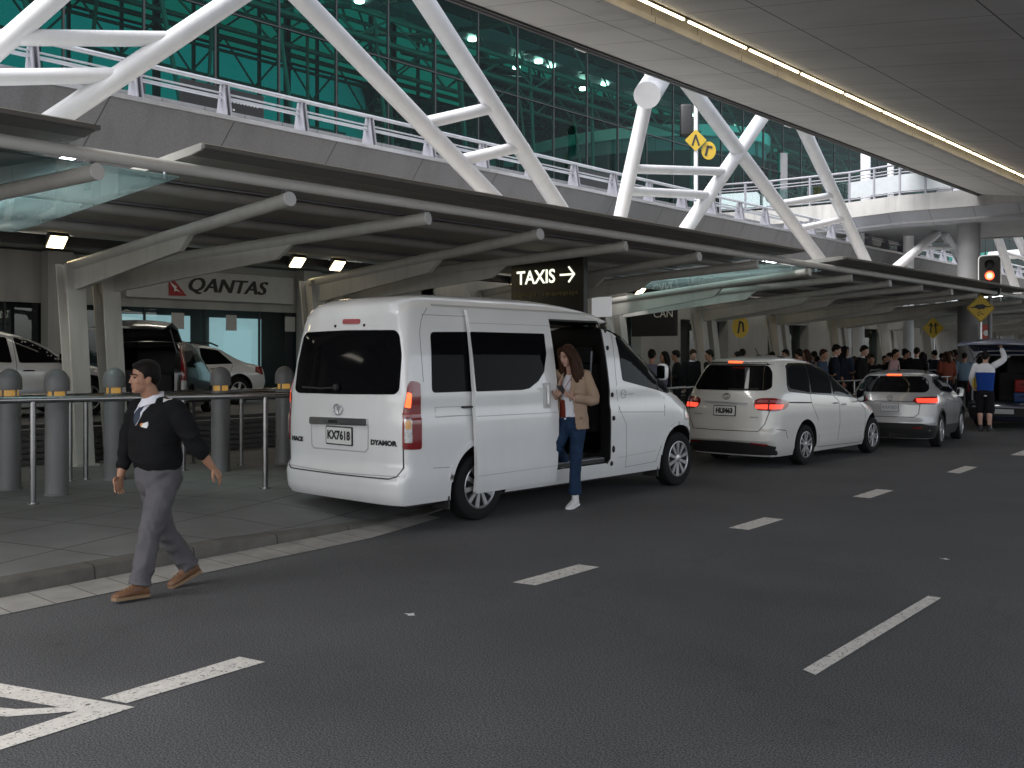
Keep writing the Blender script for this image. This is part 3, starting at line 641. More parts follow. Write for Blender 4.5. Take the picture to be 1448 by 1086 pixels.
# kiosk signs between canopy columns
t = thing('white_notice', 'bright white rectangular notice standing behind the van roof', 'sign', (-13.8, 18.4, .15))
bm = nb(); box(bm, -14.07, -13.53, 18.4, 18.44, 2.60, 3.05); obj('panel', bm, mat('white_lit_panel', (.8, .8, .8), .5, emit=(.9, .93, 1), estr=.12), t, world=True)
bm = nb(); box(bm, -13.85, -13.75, 18.42, 18.5, .15, 2.59); obj('stand', bm, dark_steel, t, world=True)
t = thing('kiosk_sign', 'black kiosk sign with white letters CAN beside a canopy column', 'sign', (-14.9, 23.0, 2.3))
bm = nb(); rbox(bm, -16.2, -14.75, 23.0, 23.1, 2.25, 3.1, .01); obj('board', bm, sign_black, t, world=True)
flat_text('lettering', 'CAN', .3, sign_white, t, frame_M((-15.15, 22.995, 2.85), (1, 0, 0), (0, 0, 1)), world=True)
bm = nb(); tube(bm, [(-15.5, 23.05, 3.1), (-15.5, 23.05, 4.2)], .03, 8); obj('hanger', bm, dark_steel, t, 40, True)

# --------------------------------------------------- footbridge
t = thing('footbridge', 'pale concrete footbridge with glazed balustrade crossing behind the struts', 'bridge', (-12, 32, 6.3))
pl_ = [(-18.3, 31.3), (-16.6, 31.8), (-13.9, 32.06), (-12.1, 31.7), (-10.6, 31.95), (-9.4, 32.1), (-5, 32.1)]
def wall_along(bm, pts, y_off, th, z0, z1, lean=0):
    rings = [[Vector((x, y+y_off, z1)), Vector((x, y+y_off+th, z1)), Vector((x, y+y_off+th+lean, z0)), Vector((x, y+y_off+lean, z0))] for x, y in pts]
    loft(bm, rings)
bm = nb(); wall_along(bm, pl_, 0, .3, 6.27, 6.78); obj('concrete_edge', bm, concrete, t, world=True)
bm = nb(); wall_along(bm, pl_, .05, .3, 5.86, 6.265, .45); obj('grey_fascia', bm, fascia_grey, t, world=True)
bm = nb(); wall_along(bm, pl_, .36, 5.6, 5.92, 6.3); obj('deck', bm, column_grey, t, world=True)
bm = nb(); wall_along(bm, pl_, 5.96, .3, 5.9, 6.78); obj('concrete_edge', bm, concrete, t, world=True)
for i, (a, c) in enumerate(zip(pl_, pl_[1:])):
    if i == 5: continue
    k = 2
    for q in range(k):
        p0 = Vector(a)+(Vector(c)-Vector(a))*((q+.04)/k); p1 = Vector(a)+(Vector(c)-Vector(a))*((q+.96)/k)
        bm = nb(); wall_along(bm, [tuple(p0), tuple(p1)], .1, .03, 6.92, 7.45); obj('balustrade_panel', bm, pale_glass if i < 2 else sign_white if i > 8 else MATS.get('balustrade', mat('balustrade', (.36, .38, .40), .25, var=.06)), t, world=True)
        bm = nb(); wall_along(bm, [tuple(p0+(p0-p1).normalized()*.05), tuple(p0+(p0-p1).normalized()*.0)], .06, .1, 6.78, 7.75); obj('balustrade_post', bm, rail_grey, t, world=True)
for z, r in ((7.78, .04), (7.62, .02), (7.52, .02), (6.88, .02)):
    bm = nb(); tube(bm, [(x, y+.11, z) for x, y in pl_], r, 10); obj('rail', bm, rail_grey, t, 40, True)
for x, y in ((-13.7, 33.0), (-12.7, 32.6)):
    bm = nb(); tube(bm, [(x, y, 6.3), (x, y, 10.5)], .16 if x < -13 else .1, 16); obj('roof_post', bm, white_steel, t, 40, True)
for x, y, r in ((-10.55, 33.5, .34), (-14.2, 33.6, .2), (-15.0, 34.5, .16), (-13.2, 35.5, .18)):
    bm = nb(); tube(bm, [(x, y, .15), (x, y, 5.93)], r, 24); obj('column', bm, column_grey if r > .3 else white_steel, t, 40, True)
# rounded roof over the upper forecourt
t = thing('rounded_roof', 'rounded grey and white roof edge over the upper forecourt behind the crossed struts', 'roof', (-19, 37, 9.2))
bm = nb(); pts = [(-26 + 6.2*math.cos(a), 37.2+4.6*math.sin(a)) for a in [PI*2*k/40 for k in range(40)]]
prism(bm, pts, lambda x, y: Vector((x, y, 10.45)), lambda x, y: Vector((x, y, 10.9))); obj('white_edge', bm, white_steel, t, 30, True)
bm = nb(); prism(bm, [(-26+(x+26)*.97, 37.2+(y-37.2)*.97) for x, y in pts], lambda x, y: Vector((x, y, 9.9)), lambda x, y: Vector((x, y, 10.45))); obj('soffit', bm, fascia_grey, t, 30, True)
bm = nb(); tube(bm, [(-19, 37.5, 4.86), (-19, 37.5, 9.9)], .2, 16); obj('column', bm, column_grey, t, 40, True)
# far arched tubes against the sky
for i, (y0, hh, lab) in enumerate(((52, 9.2, 'nearer of the two white arched roof tubes against the sky'), (60, 8.0, 'farther of the two white arched roof tubes against the sky'))):
    bm = nb(); tube(bm, [(-24+k*1.6, y0+k*1.3, hh-.02*(k-6)**2*1.6) for k in range(14)], .28, 14); o = obj('arched_tube', bm, white_steel, None, 40); tag(o, lab, 'roof tube', 'far arched roof tubes')
# upper forecourt sign pole
t = thing('upper_sign_pole', 'white pole with yellow warning signs on the elevated road', 'sign pole', (-16.5, 26.85, 4.86))
bm = nb(); tube(bm, [(-16.5, 26.85, 4.86), (-16.5, 26.85, 9.5)], .06, 12); obj('pole', bm, white_steel, t, 40, True)
def diamond(bm, M, s, th):
    prism(bm, rpoly([(-s, 0), (0, -s), (s, 0), (0, s)], s*.14), lambda x, y: M @ Vector((x, y, 0)), lambda x, y: M @ Vector((x, y, th)))
FC = (.669, -.743, 0)         # facing the street
def facing(p): return frame_M(p, (.743, .669, 0), (0, 0, 1))
bm = nb(); diamond(bm, facing((-16.5+.05, 26.85-.09, 8.35)), .34, .02); sg = obj('diamond_sign', bm, sun_toned_yellow, t, world=True)
bm = nb(); strip(bm, [(-.10, -.15), (0, .15), (.10, -.15)], .055, facing((-16.433, 26.735, 8.35))); obj('symbol', bm, blackm, sg, world=True)
bm = nb(); Mx = facing((-16.2, 27.1, 8.05)); prism(bm, [(.28*math.cos(2*PI*k/24), .28*math.sin(2*PI*k/24)) for k in range(24)], lambda x, y: Mx @ Vector((x*.8, y, 0)), lambda x, y: Mx @ Vector((x*.8, y, .02))); sg = obj('round_sign', bm, sun_toned_yellow, t, world=True)
bm = nb(); strip(bm, [(-.08, -.14), (-.02, .12), (.1, .10)], .07, facing((-16.185, 27.07, 8.05))); obj('symbol', bm, blackm, sg, world=True)
bm = nb(); rbox(bm, -.2, .2, -.12, .12, -.5, .5, .08, 3, Matrix.Translation((-16.75, 26.7, 9.0)) @ Matrix.Rotation(.73, 4, 'Z')); obj('signal_head', bm, blackm, t, 40, True)

# --------------------------------------------------- street furniture
bp = [(-12.10, 4.76), (-11.22, 4.92), (-12.12, 6.03), (-11.93, 7.42), (-12.04, 8.52)]
bl = ['dark grey dome topped bollard cut by the left edge of the photo', 'dark grey dome topped bollard standing apart in front of the others by the front rail', 'dark grey bollard beside the canopy column, partly behind the walking man', 'dark grey bollard in front of the silver saloon car', 'dark grey bollard half hidden by the left edge of the van']
root = thing('bollard', bl[0], 'bollard', (*bp[0], .15), group='dome topped bollards with a light band')
bm = nb(); lathe(bm, [(.135, 0), (.135, .015), (.124, .02), (.124, 1.05), (.118, 1.075), (.096, 1.08)], 32); obj('post', bm, boll_grey, root, 35)
bm = nb(); lathe(bm, [(.094, 1.08), (.094, 1.15)], 32); obj('light_band', bm, boll_lit, root, 35)
bm = nb(); lathe(bm, [(.1, 1.15), (.134, 1.152), (.136, 1.18)]+[(.134*math.cos(a), 1.25+.15*math.sin(a)) for a in [k*.17 for k in range(1, 9)]]+[(.012, 1.4)], 32); obj('dome', bm, boll_grey, root, 35)
bm = nb()
for k in range(4): tube(bm, [(.097*math.cos(k*PI/2+.4), .097*math.sin(k*PI/2+.4), 1.08), (.097*math.cos(k*PI/2+.4), .097*math.sin(k*PI/2+.4), 1.15)], .012, 8)
obj('band_strut', bm, boll_grey, root, 35)
for (x, y), l in zip(bp[1:], bl[1:]): dup(root, (x, y, .15), random.uniform(0, 1), l)
def railing(lab, pts, posts, zr, r, pr, m, extra=()):
    t = thing('handrail', lab, 'railing', (*posts[0], .15), group='pavement railings')
    bm = nb(); tube(bm, [(x, y, zr) for x, y in pts], r, 14); obj('rail', bm, m, t, 40, True)
    for z, rr in extra:
        bm = nb(); tube(bm, [(x, y, z) for x, y in pts], rr, 10); obj('rail', bm, m, t, 40, True)
    for x, y in posts:
        bm = nb(); tube(bm, [(x, y, .15), (x, y, zr)], pr, 12); tube(bm, [(x, y, .15), (x, y, .162)], pr*2, 14); obj('post', bm, m, t, 40, True)
    return t
railing('thick steel handrail in front of the bollards behind the walking man', [(-12.2, -.4), (-10.69, 4.44), (-9.94, 6.77), (-9.7, 7.6)], [(-11.45, 2.0), (-10.69, 4.44), (-9.94, 6.77)], 1.235, .036, .032, stainless)
railing('thinner dark handrail behind the bollards in front of the slatted wall', [(-12.36, -3), (-12.36, 9.6)], [(-12.36, y) for y in (-2.5, 0, 2.4, 4.76, 5.58, 5.78, 7.12, 8.02, 9.3)], 1.20, .03, .03, stainless)
railing('lowest thin wire railing by the canopy columns', [(-13.1, 7.6), (-13.1, 13)], [(-13.1, y) for y in (7.7, 8.26, 10, 12.8)], 1.05, .02, .02, dark_steel)
railing('long queue barrier rail beside the waiting people', [(-9.95, 15.2), (-9.95, 30)], [(-9.95, 15.3+1.6*k) for k in range(10)], 1.12, .025, .022, stainless, ((.7, .015),))

# traffic light and hump sign on one pole
t = thing('traffic_light', 'traffic light showing red on a pole behind the blue van', 'traffic light', (-9.42, 31.75, .14))
bm = nb(); tube(bm, [(-9.42, 31.82, .14), (-9.42, 31.82, 3.6)], .06, 14); obj('pole', bm, rail_grey, t, 40, True)
TM = frame_M((-9.40, 31.72, 4.10), (.958, .284, 0), (0, 0, 1))
def rrect(w, h, r): return rpoly([(-w, -h), (w, -h), (w, h), (-w, h)], r, 6)
bm = nb(); prism(bm, rrect(.315, .62, .14), lambda x, y: TM @ Vector((x, y, -.02)), lambda x, y: TM @ Vector((x, y, .0))); obj('white_border', bm, sign_white, t, world=True)
bm = nb(); prism(bm, rrect(.285, .59, .12), lambda x, y: TM @ Vector((x, y, .002)), lambda x, y: TM @ Vector((x, y, .012))); obj('target_board', bm, blackm, t, world=True)
for i, z in enumerate((.33, 0, -.33)):
    L = TM @ Matrix.Translation((0, z, .012)); bm = nb(); lathe(bm, [(.12, 0), (.12, .02), (.1, .03)], 24, L); ln = obj('lens', bm, signal_red if i == 1 else plastic_dark, t, 40, True)
    if i == 1:
        bm = nb(); lathe(bm, [(.062, .031), (.062, .036)], 24, L); obj('lit_core', bm, signal_core, ln, 40, True)
    bm = nb(); rings = []
    for s in range(2):
        rings.append([L @ Vector(((.135+.006*q)*math.cos(a), (.135+.006*q)*math.sin(a), .22*s)) for q in (0, 1) for a in ([k*PI/12+(-.15) for k in range(16)] if q == 0 else [k*PI/12+(-.15) for k in range(15, -1, -1)])])
    loft(bm, rings); obj('visor', bm, blackm, t, 40, True)
t2 = thing('hump_sign', 'yellow diamond road hump sign below the traffic light', 'sign', (-9.5, 31.2, 2.4))
HM = facing((-9.5, 31.2, 3.12)); bm = nb(); diamond(bm, HM, .43, .02); sg = obj('sign_plate', bm, sign_yellow, t2, world=True)
bm = nb(); M2 = HM @ Matrix.Translation((0, 0, .022))
for a, c in zip(rpoly([(-.40, 0), (0, -.40), (.40, 0), (0, .40)], .05), rpoly([(-.40, 0), (0, -.40), (.40, 0), (0, .40)], .05)[1:]+rpoly([(-.40, 0), (0, -.40), (.40, 0), (0, .40)], .05)[:1]): strip(bm, [a, c], .012, M2)
obj('border', bm, blackm, sg, world=True)
bm = nb(); M3 = HM @ Matrix.Translation((0, 0, .028))
prism(bm, [(-.3, .03), (-.2, .045), (-.13, .1), (.05, .12), (.13, .08), (.2, .06), (.3, .07), (.3, .03), (.12, .02), (.1, -.03), (.0, -.02), (-.04, -.05), (-.1, -.02), (-.16, .01), (-.3, .0)], lambda x, y: M3 @ Vector((x, y, 0)), lambda x, y: M3 @ Vector((x, y, .004)))
strip(bm, [(-.1, -.14), (-.02, -.1), (.02, -.16), (-.06, -.22), (-.1, -.16)], .014, M3); strip(bm, [(.02, -.16), (.1, -.2)], .02, M3); obj('symbol', bm, blackm, sg, world=True)
bm = nb(); tube(bm, [(-9.52, 31.28, .14), (-9.52, 31.28, 3.2)], .04, 10); obj('post', bm, alu, t2, 40, True)
t3 = thing('merge_sign', 'small yellow diamond sign with two arrows on a post behind the queue', 'sign', (-11.75, 33.8, .15))
HM = facing((-11.75, 33.75, 2.63)); bm = nb(); diamond(bm, HM, .36, .02); sg = obj('sign_plate', bm, sign_yellow, t3, world=True)
bm = nb(); M3 = HM @ Matrix.Translation((0, 0, .022))
for s in (-.09, .09): strip(bm, [(s, -.16), (s*.8, .14)], .045, M3); strip(bm, [(s-.06, .06), (s*.8, .17), (s+.06, .06)], .03, M3 @ Matrix.Translation((0, 0, .005)))
obj('symbol', bm, blackm, sg, world=True)
bm = nb(); tube(bm, [(-11.75, 33.82, .15), (-11.75, 33.82, 2.6)], .035, 10); obj('post', bm, alu, t3, 40, True)
t4 = thing('round_warning_sign', 'round yellow sign hung on a canopy column above the white people mover', 'sign', (-13.6, 24.4, 2.2))
HM = facing((-13.6, 24.4, 2.5)); bm = nb(); prism(bm, [(.3*math.cos(2*PI*k/24), .3*math.sin(2*PI*k/24)) for k in range(24)], lambda x, y: HM @ Vector((x*.75, y, 0)), lambda x, y: HM @ Vector((x*.75, y, .02))); sg = obj('sign_plate', bm, sign_yellow, t4, world=True)
bm = nb(); strip(bm, [(-.06, -.16), (-.02, .14), (.06, .1), (.08, -.12)], .05, HM @ Matrix.Translation((0, 0, .022))); obj('symbol', bm, blackm, sg, world=True)
bm = nb(); tube(bm, [(-13.6, 24.44, 2.75), (-13.6, 24.44, 3.3)], .02, 8); obj('hanger', bm, dark_steel, t4, 40, True)
t5 = thing('red_notice', 'red and white notice board on a post right of the hump sign', 'sign', (-9.9, 33.2, .15))
HM = facing((-9.95, 33.2, 2.3)); bm = nb(); prism(bm, [(-.16, -.35), (.16, -.35), (.16, .4), (-.16, .4)], lambda x, y: HM @ Vector((x, y, 0)), lambda x, y: HM @ Vector((x, y, .02))); sg = obj('panel', bm, mat('notice_red', (.5, .06, .03), .5), t5, world=True)
bm = nb(); prism(bm, [(.09*math.cos(2*PI*k/16), .13+.09*math.sin(2*PI*k/16)) for k in range(16)], lambda x, y: HM @ Vector((x, y, .022)), lambda x, y: HM @ Vector((x, y, .026))); obj('roundel', bm, sign_white, sg, world=True)
bm = nb(); tube(bm, [(-9.95, 33.25, .15), (-9.95, 33.25, 2.4)], .03, 10); obj('post', bm, alu, t5, 40, True)

# ================================================================== VEHICLES
class Prof:
    """body surface: half width, rear and front profile by height, rounded plan corners (x right, y forward)"""
    def __init__(s, W, R, F, cr, cf, nr=3.6, nf=2.5, bow=.02):
        s.W, s.R, s.F, s.cr, s.cf, s.nr, s.nf, s.bow = W, R, F, cr, cf, nr, nf, bow
        s.z0 = max(W[0][0], R[0][0], F[0][0]); s.z1 = min(W[-1][0], R[-1][0], F[-1][0])
    def w(s, z): return lerp_tab(s.W, z)
    def r(s, z): return lerp_tab(s.R, z)
    def f(s, z): return lerp_tab(s.F, z)
    def corners(s, z):
        L = s.f(z)-s.r(z); a = s.cr(z) if callable(s.cr) else s.cr; b = s.cf(z) if callable(s.cf) else s.cf
        return min(a, L*.45), min(b, L*.45)
    def half(s, y, z):
        w, r, f = s.w(z), s.r(z), s.f(z); a, b = s.corners(z)
        k = w-s.bow*((y-(r+f)/2)/((f-r)/2))**2
        if y < r+a:
            t = min(1, max(0, 1-(y-r)/a)); return k*(1-t**s.nr)**(1/s.nr)
        if y > f-b:
            t = min(1, max(0, 1-(f-y)/b)); return k*(1-t**s.nf)**(1/s.nf)
        return k
    def rear(s, x, z):
        w = s.w(z)-s.bow; t = min(.999, abs(x)/w); return s.r(z)+s.corners(z)[0]*(1-(1-t**s.nr)**(1/s.nr))
    def front(s, x, z):
        w = s.w(z)-s.bow; t = min(.999, abs(x)/w); return s.f(z)-s.corners(z)[1]*(1-(1-t**s.nf)**(1/s.nf))
    def outline(s, z, nc=9, ns=26):
        w, r, f = s.w(z), s.r(z), s.f(z); a, b = s.corners(z); ys = []
        for i in range(nc): ys.append(r+a*(1-math.cos(PI/2*i/nc)**(2/s.nr)) if i else r)
        for i in range(ns+1): ys.append(r+a+(f-b-r-a)*i/ns)
        for i in range(nc-1, -1, -1): ys.append(f-b*(1-math.cos(PI/2*i/nc)**(2/s.nf)) if i else f)
        return [(s.half(y, z) if 0 < i < len(ys)-1 else 0.0, y) for i, y in enumerate(ys)]
    def body(s, zs):
        bm = nb(); rings = []
        def full(z, k=1, cy=0):
            o = s.outline(z); L = o+[(-x, y) for x, y in o[-2:0:-1]]
            return [Vector((x*k, cy+(y-cy)*k, z)) for x, y in L]
        for z in zs: rings.append(full(z))
        z = zs[-1]; cy = (s.r(z)+s.f(z))/2
        for k, dz in ((.75, .006), (.45, .010), (.15, .012)): rings.append([p+Vector((0, 0, dz)) for p in full(z, k, cy)])
        loft(bm, rings); return bm
def map_face(P, face, off):
    if face == 'R': return lambda u, v: Vector((P.half(u, v)+off, u, v))
    if face == 'L': return lambda u, v: Vector((-P.half(u, v)-off, u, v))
    if face == 'B': return lambda u, v: Vector((u, P.rear(u, v)-off, v))
    if face in ('CR', 'CL'):        # round the rear corner: u = angle/100 deg up to .9, then metres forward along the side
        sg = 1 if face == 'CR' else -1
        def base(u, v):
            w, r = P.w(v), P.r(v); a = P.corners(v)[0]
            if u >= .9: y = r+a+(u-.9); return Vector((sg*P.half(y, v), y, v))
            p = math.radians(u*100); k = P.half(r+a, v); return Vector((sg*k*math.sin(p)**(2/P.nr), r+a*(1-max(0, math.cos(p))**(2/P.nr)), v))
        def fn(u, v):
            p = base(u, v); d = base(u+.01, v)-base(u-.01, v); n_ = Vector((d.y*sg, -d.x*sg, 0)).normalized() if sg > 0 else Vector((d.y, -d.x, 0)).normalized()
            if n_.x*sg < 0 or (abs(n_.x) < 1e-3 and n_.y > 0): n_ = -n_
            return p+n_*off
        return fn
    return lambda u, v: Vector((u, P.front(u, v)+off, v))
def grid_cut(bm, step):
    for ax in (0, 1):
        c = [v.co[ax] for v in bm.verts]; lo, hi = min(c), max(c); k = math.ceil(lo/step+1e-6)
        while k*step < hi-1e-6:
            co = Vector((0, 0, 0)); co[ax] = k*step; no = Vector((0, 0, 0)); no[ax] = 1
            bmesh.ops.bisect_plane(bm, geom=bm.verts[:]+bm.edges[:]+bm.faces[:], dist=1e-6, plane_co=co, plane_no=no); k += 1
def patch(P, face, polys, off=.004, th=.008, step=.06, into=None):
    bm = nb()
    for p in polys: bm.faces.new([bm.verts.new((u, v, 0)) for u, v in p])
    grid_cut(bm, step)
    fo, fi = map_face(P, face, off), map_face(P, face, off-th)
    inner = {v: bm.verts.new(fi(v.co.x, v.co.y)) for v in bm.verts[:]}
    edges = [e for e in bm.edges[:] if len(e.link_faces) == 1]; faces = bm.faces[:]
    for v in inner: v.co = fo(v.co.x, v.co.y)
    for e in edges:
        a, c = e.verts; bm.faces.new((a, c, inner[c], inner[a]))
    for f in faces: bm.faces.new([inner[v] for v in f.verts][::-1])
    if into is not None: add(into, bm); return into
    return bm
def seam_polys(pts, wd=.008):
    out = []
    for a, c in zip(pts, pts[1:]):
        a, c = Vector(a), Vector(c); d = (c-a).normalized(); q = Vector((-d.y, d.x))*wd/2; d = d*wd*.35
        out.append([tuple(a-d+q), tuple(a-d-q), tuple(c+d-q), tuple(c+d+q)])
    return out
def seams(P, face, lines, wd=.008, off=.0015):
    bm = nb()
    for i, l in enumerate(lines):
        for p in seam_polys(l, wd): patch(P, face, [p], off, .004, .08, bm)
    return bm
def face_text(P, face, s, size, c, off=.006, **k):
    bm = text_bm(s, size, k.get('shear', 0), k.get('bold', 0)); sx = k.get('sx', 1); f = map_face(P, face, off)
    for v in bm.verts: v.co = f(c[0]+v.co.x*sx, c[1]+v.co.y)
    return bm
def cut_body(o, cutters):
    for c in cutters:
        md = o.modifiers.new('b', 'BOOLEAN'); md.operation = 'DIFFERENCE'; md.solver = 'EXACT'; md.object = c; md.material_mode = 'TRANSFER'
    me = evald(o); o.modifiers.clear(); old = o.data; o.data = me
    for c in cutters: bpy.data.objects.remove(c)
    me.shade_smooth(); me.set_sharp_from_angle(angle=math.radians(38))
def cutter(bm): 
    return obj('cut', bm, blackm)
def wheel(parent, x, y, r, wd, side, style='multi', rim=rim_m, turn=0):
    e = bpy.data.objects.new('wheel', None); COL.objects.link(e); e.parent = parent; e.location = (x, y, r); e.empty_display_size = .1
    e.rotation_euler = (random.uniform(0, 1.2), 0, 0)
    M = Matrix.Rotation(PI/2*side, 4, 'Y')            # lathe axis z -> outward
    bm = nb(); h = wd/2; ri = r*.66
    lathe(bm, [(ri*.96, -h*.9), (ri, -h), (r*.86, -h*1.02), (r*.965, -h*.86), (r, -h*.6), (r, h*.6), (r*.965, h*.86), (r*.88, h*1.02), (r*.76, h*1.0), (ri, h*.93), (ri*.96, h*.8)], 44, M)
    for k in range(3): lathe(bm, [(r*1.001, -h*.5+k*h*.5-.006), (r*1.0015, -h*.5+k*h*.5), (r*1.001, -h*.5+k*h*.5+.006)], 44, M)
    obj('tyre', bm, rubber, e, 35)
    bm = nb()
    lathe(bm, [(ri*.985, h*.5), (ri*1.0, h*.96), (ri*.96, h*.99), (ri*.90, h*.9), (ri*.87, h*.3), (ri*.3, h*.15), (0.01, h*.15)], 44, M)
    ns = {'multi': 10, 'five': 5, 'y': 5}[style]
    for k in range(ns):
        a = 2*PI*k/ns; Mk = M @ Matrix.Rotation(a, 4, 'Z')
        if style == 'multi': strip3(bm, Mk, ri*.22, ri*.95, ri*.085, ri*.13, h*.72, h*.88)
        elif style == 'five':
            for s in (-.1, .1): strip3(bm, Mk @ Matrix.Rotation(s, 4, 'Z'), ri*.2, ri*.95, ri*.1, ri*.075, h*.75, h*.9)
        else:
            for s in (-.22, .22): strip3(bm, Mk @ Matrix.Rotation(s, 4, 'Z'), ri*.2, ri*.95, ri*.1, ri*.07, h*.75, h*.9)
    lathe(bm, [(ri*.30, h*.4), (ri*.29, h*.84), (ri*.2, h*.93), (.012, h*.95)], 24, M)
    rm = obj('rim', bm, rim, e, 30)
    bm = nb(); lathe(bm, [(ri*.86, h*.2), (ri*.86, h*.28), (ri*.1, h*.28)], 32, M); obj('brake_disc', bm, plastic_dark, e, 30)
    return e
def strip3(bm, M, r0, r1, w0, w1, z0, z1):
    vs = [M @ Vector(p) for p in ((r0, -w0, z0), (r0, w0, z0), (r1, w1, z1-.004), (r1, -w1, z1-.004), (r0, -w0*.8, z0+.02), (r0, w0*.8, z0+.02), (r1, w1*.8, z1+.008), (r1, -w1*.8, z1+.008))]
    v = [bm.verts.new(p) for p in vs]
    for q in ((0, 3, 2, 1), (4, 5, 6, 7), (0, 1, 5, 4), (1, 2, 6, 5), (2, 3, 7, 6), (3, 0, 4, 7)): bm.faces.new([v[i] for i in q])
def arch_cut(x, y, r, depth=.3):
    bm = nb()
    lathe(bm, [(r, -depth/2), (r, depth/2)], 40, Matrix.Translation((x, y, r*.9)) @ Matrix.Rotation(PI/2, 4, 'Y')); return cutter(bm)
def arch_lip(P, parent, y, zc, r, m, face='R', wd=.035, a0=-.15):
    pts = [(y+r*math.cos(a), zc+r*math.sin(a)) for a in [a0+(PI-2*a0)*k/26 for k in range(27)]]
    po = [(y+(r+wd)*math.cos(a), zc+(r+wd)*math.sin(a)) for a in [a0+(PI-2*a0)*k/26 for k in range(27)]]
    bm = nb()
    for i in range(26): patch(P, face, [[pts[i], pts[i+1], po[i+1], po[i]]], .010, .014, .2, bm)
    bmesh.ops.remove_doubles(bm, verts=bm.verts[:], dist=.0005)
    return obj('wheel_arch_trim', bm, m, parent, 40)
def mirror(parent, side, P, y, z, m, s=1):
    x = side*(P.half(y-.05, z)+.11*s); bm = nb()
    t = nb(); bmesh.ops.create_uvsphere(t, u_segments=20, v_segments=12, radius=1)
    for v in t.verts:
        g = lambda c: math.copysign(abs(c)**.55, c); v.co = Vector((x+g(v.co.x)*.082*s, y+v.co.y*.075*s*(1 if v.co.y > 0 else .42), z+g(v.co.z)*(.112*s)))
    add(bm, t); tube(bm, [(side*(P.half(y-.05, z-.1)-.02), y, z-.09*s), (x, y, z-.06*s)], .025*s, 8)
    o = obj('door_mirror', bm, m, parent, 50)
    bm = nb(); prism(bm, rpoly([(-.062*s, -.088*s), (.062*s, -.088*s), (.062*s, .088*s), (-.062*s, .088*s)], .035*s, 5), lambda u, v: Vector((x+u, y-.036*s, z+v)), lambda u, v: Vector((x+u, y-.030*s, z+v)))
    obj('mirror_glass', bm, mirror_dk, o)
    return o
def handle(P, parent, face, y, z, m, L=.11):
    bm = nb(); f0 = map_face(P, face, .03); pts = [map_face(P, face, .0)(y-L, z), f0(y-L*.7, z+.004), f0(y, z+.006), f0(y+L*.7, z+.004), map_face(P, face, .0)(y+L, z)]
    tube(bm, pts, [.008, .013, .014, .013, .008], 10); return obj('door_handle', bm, m, parent, 50)
def zlist(*rng):
    out = []
    for a, c, k in rng: out += [a+(c-a)*i/k for i in range(k)]
    out.append(rng[-1][1]); return out
def plate(P, parent, c, w_, h_, txt, surround=True, size=.1, dim=False):
    bm = patch(P, 'B', [rpoly([(c[0]-w_/2-.012, c[1]-h_/2-.012), (c[0]+w_/2+.012, c[1]-h_/2-.012), (c[0]+w_/2+.012, c[1]+h_/2+.012), (c[0]-w_/2-.012, c[1]+h_/2+.012)], .012)], .012, .014, .2)
    p = obj('number_plate', bm, blackm if surround else rail_grey, parent)
    obj('plate_face', patch(P, 'B', [rpoly([(c[0]-w_/2, c[1]-h_/2), (c[0]+w_/2, c[1]-h_/2), (c[0]+w_/2, c[1]+h_/2), (c[0]-w_/2, c[1]+h_/2)], .01)], .015, .003, .2), plate_white if not dim else MATS.get('dim_plate') or mat('dim_plate', (.45, .46, .47), .5), p)
    if txt: obj('plate_number', face_text(P, 'B', txt, size, c, .0165, bold=.006 if not dim else .002, sx=.92), blackm if not dim else rail_grey, p)
    return p

# ------------------------------------------------------------------ white high-roof van
V = Prof(W=[(.25, .93), (.35, .955), (.5, .975), (.86, .982), (1.07, .978), (1.11, .962), (1.2, .960), (1.3, .964), (1.4, .950), (1.7, .91), (2.0, .855), (2.12, .825), (2.20, .785), (2.27, .70), (2.31, .60), (2.335, .48), (2.345, .40)],
         R=[(.25, .04), (.30, .0), (.50, .0), (.535, .02), (.60, .055), (1.0, .05), (1.3, .06), (1.9, .13), (2.1, .165), (2.22, .215), (2.29, .34), (2.325, .65), (2.345, 1.2)],
         F=[(.25, 5.36), (.35, 5.46), (.6, 5.5), (.9, 5.46), (1.05, 5.36), (1.2, 5.17), (1.32, 5.0), (1.6, 4.62), (1.93, 4.16), (2.12, 3.88), (2.22, 3.55), (2.29, 3.1), (2.33, 2.7), (2.345, 2.4)],
         cr=lambda z: .16 if z < 2.15 else .16+(z-2.15)*1.6, cf=lambda z: .55 if z < 1.2 else .75, nr=4.2, nf=2.6)
van = thing('passenger_van', 'white high roof passenger van with its sliding side door open', 'van', (-8.10, 6.35, 0))
bd = obj('body', V.body(zlist((.25, .6, 6), (.6, 1.3, 10), (1.3, 2.0, 11), (2.0, 2.345, 15))), car_white, van)
bm = nb(); rbox(bm, .55, 1.3, 1.5, 3.30, .36, 2.10, .07, 3); rbox(bm, -.86, .86, .9, 4.2, .40, 2.06, .05, 2)
c1 = nb(); rbox(c1, -.86, .84, 1.2, 3.95, .52, 2.10, .06, 2); c2 = nb(); rbox(c2, .55, 1.3, 1.6, 3.32, .42, 2.11, .06, 3); bm.free()
wy = (1.12, 4.86)
cut = [cutter(c1), cutter(c2)]+[arch_cut(s*.86, y, .42) for s in (-1, 1) for y in wy]
for c in cut: c.parent = None; c.location = Vector(c.location)+Vector(van.location)
bpy.context.view_layer.update(); cut_body(bd, cut)
for y in wy:
    for s in (-1, 1):
        wheel(van, s*.85, y, .352, .21, s, 'multi')
        arch_lip(V, van, y, .385, .415, car_white, 'R' if s > 0 else 'L', .05, .12)
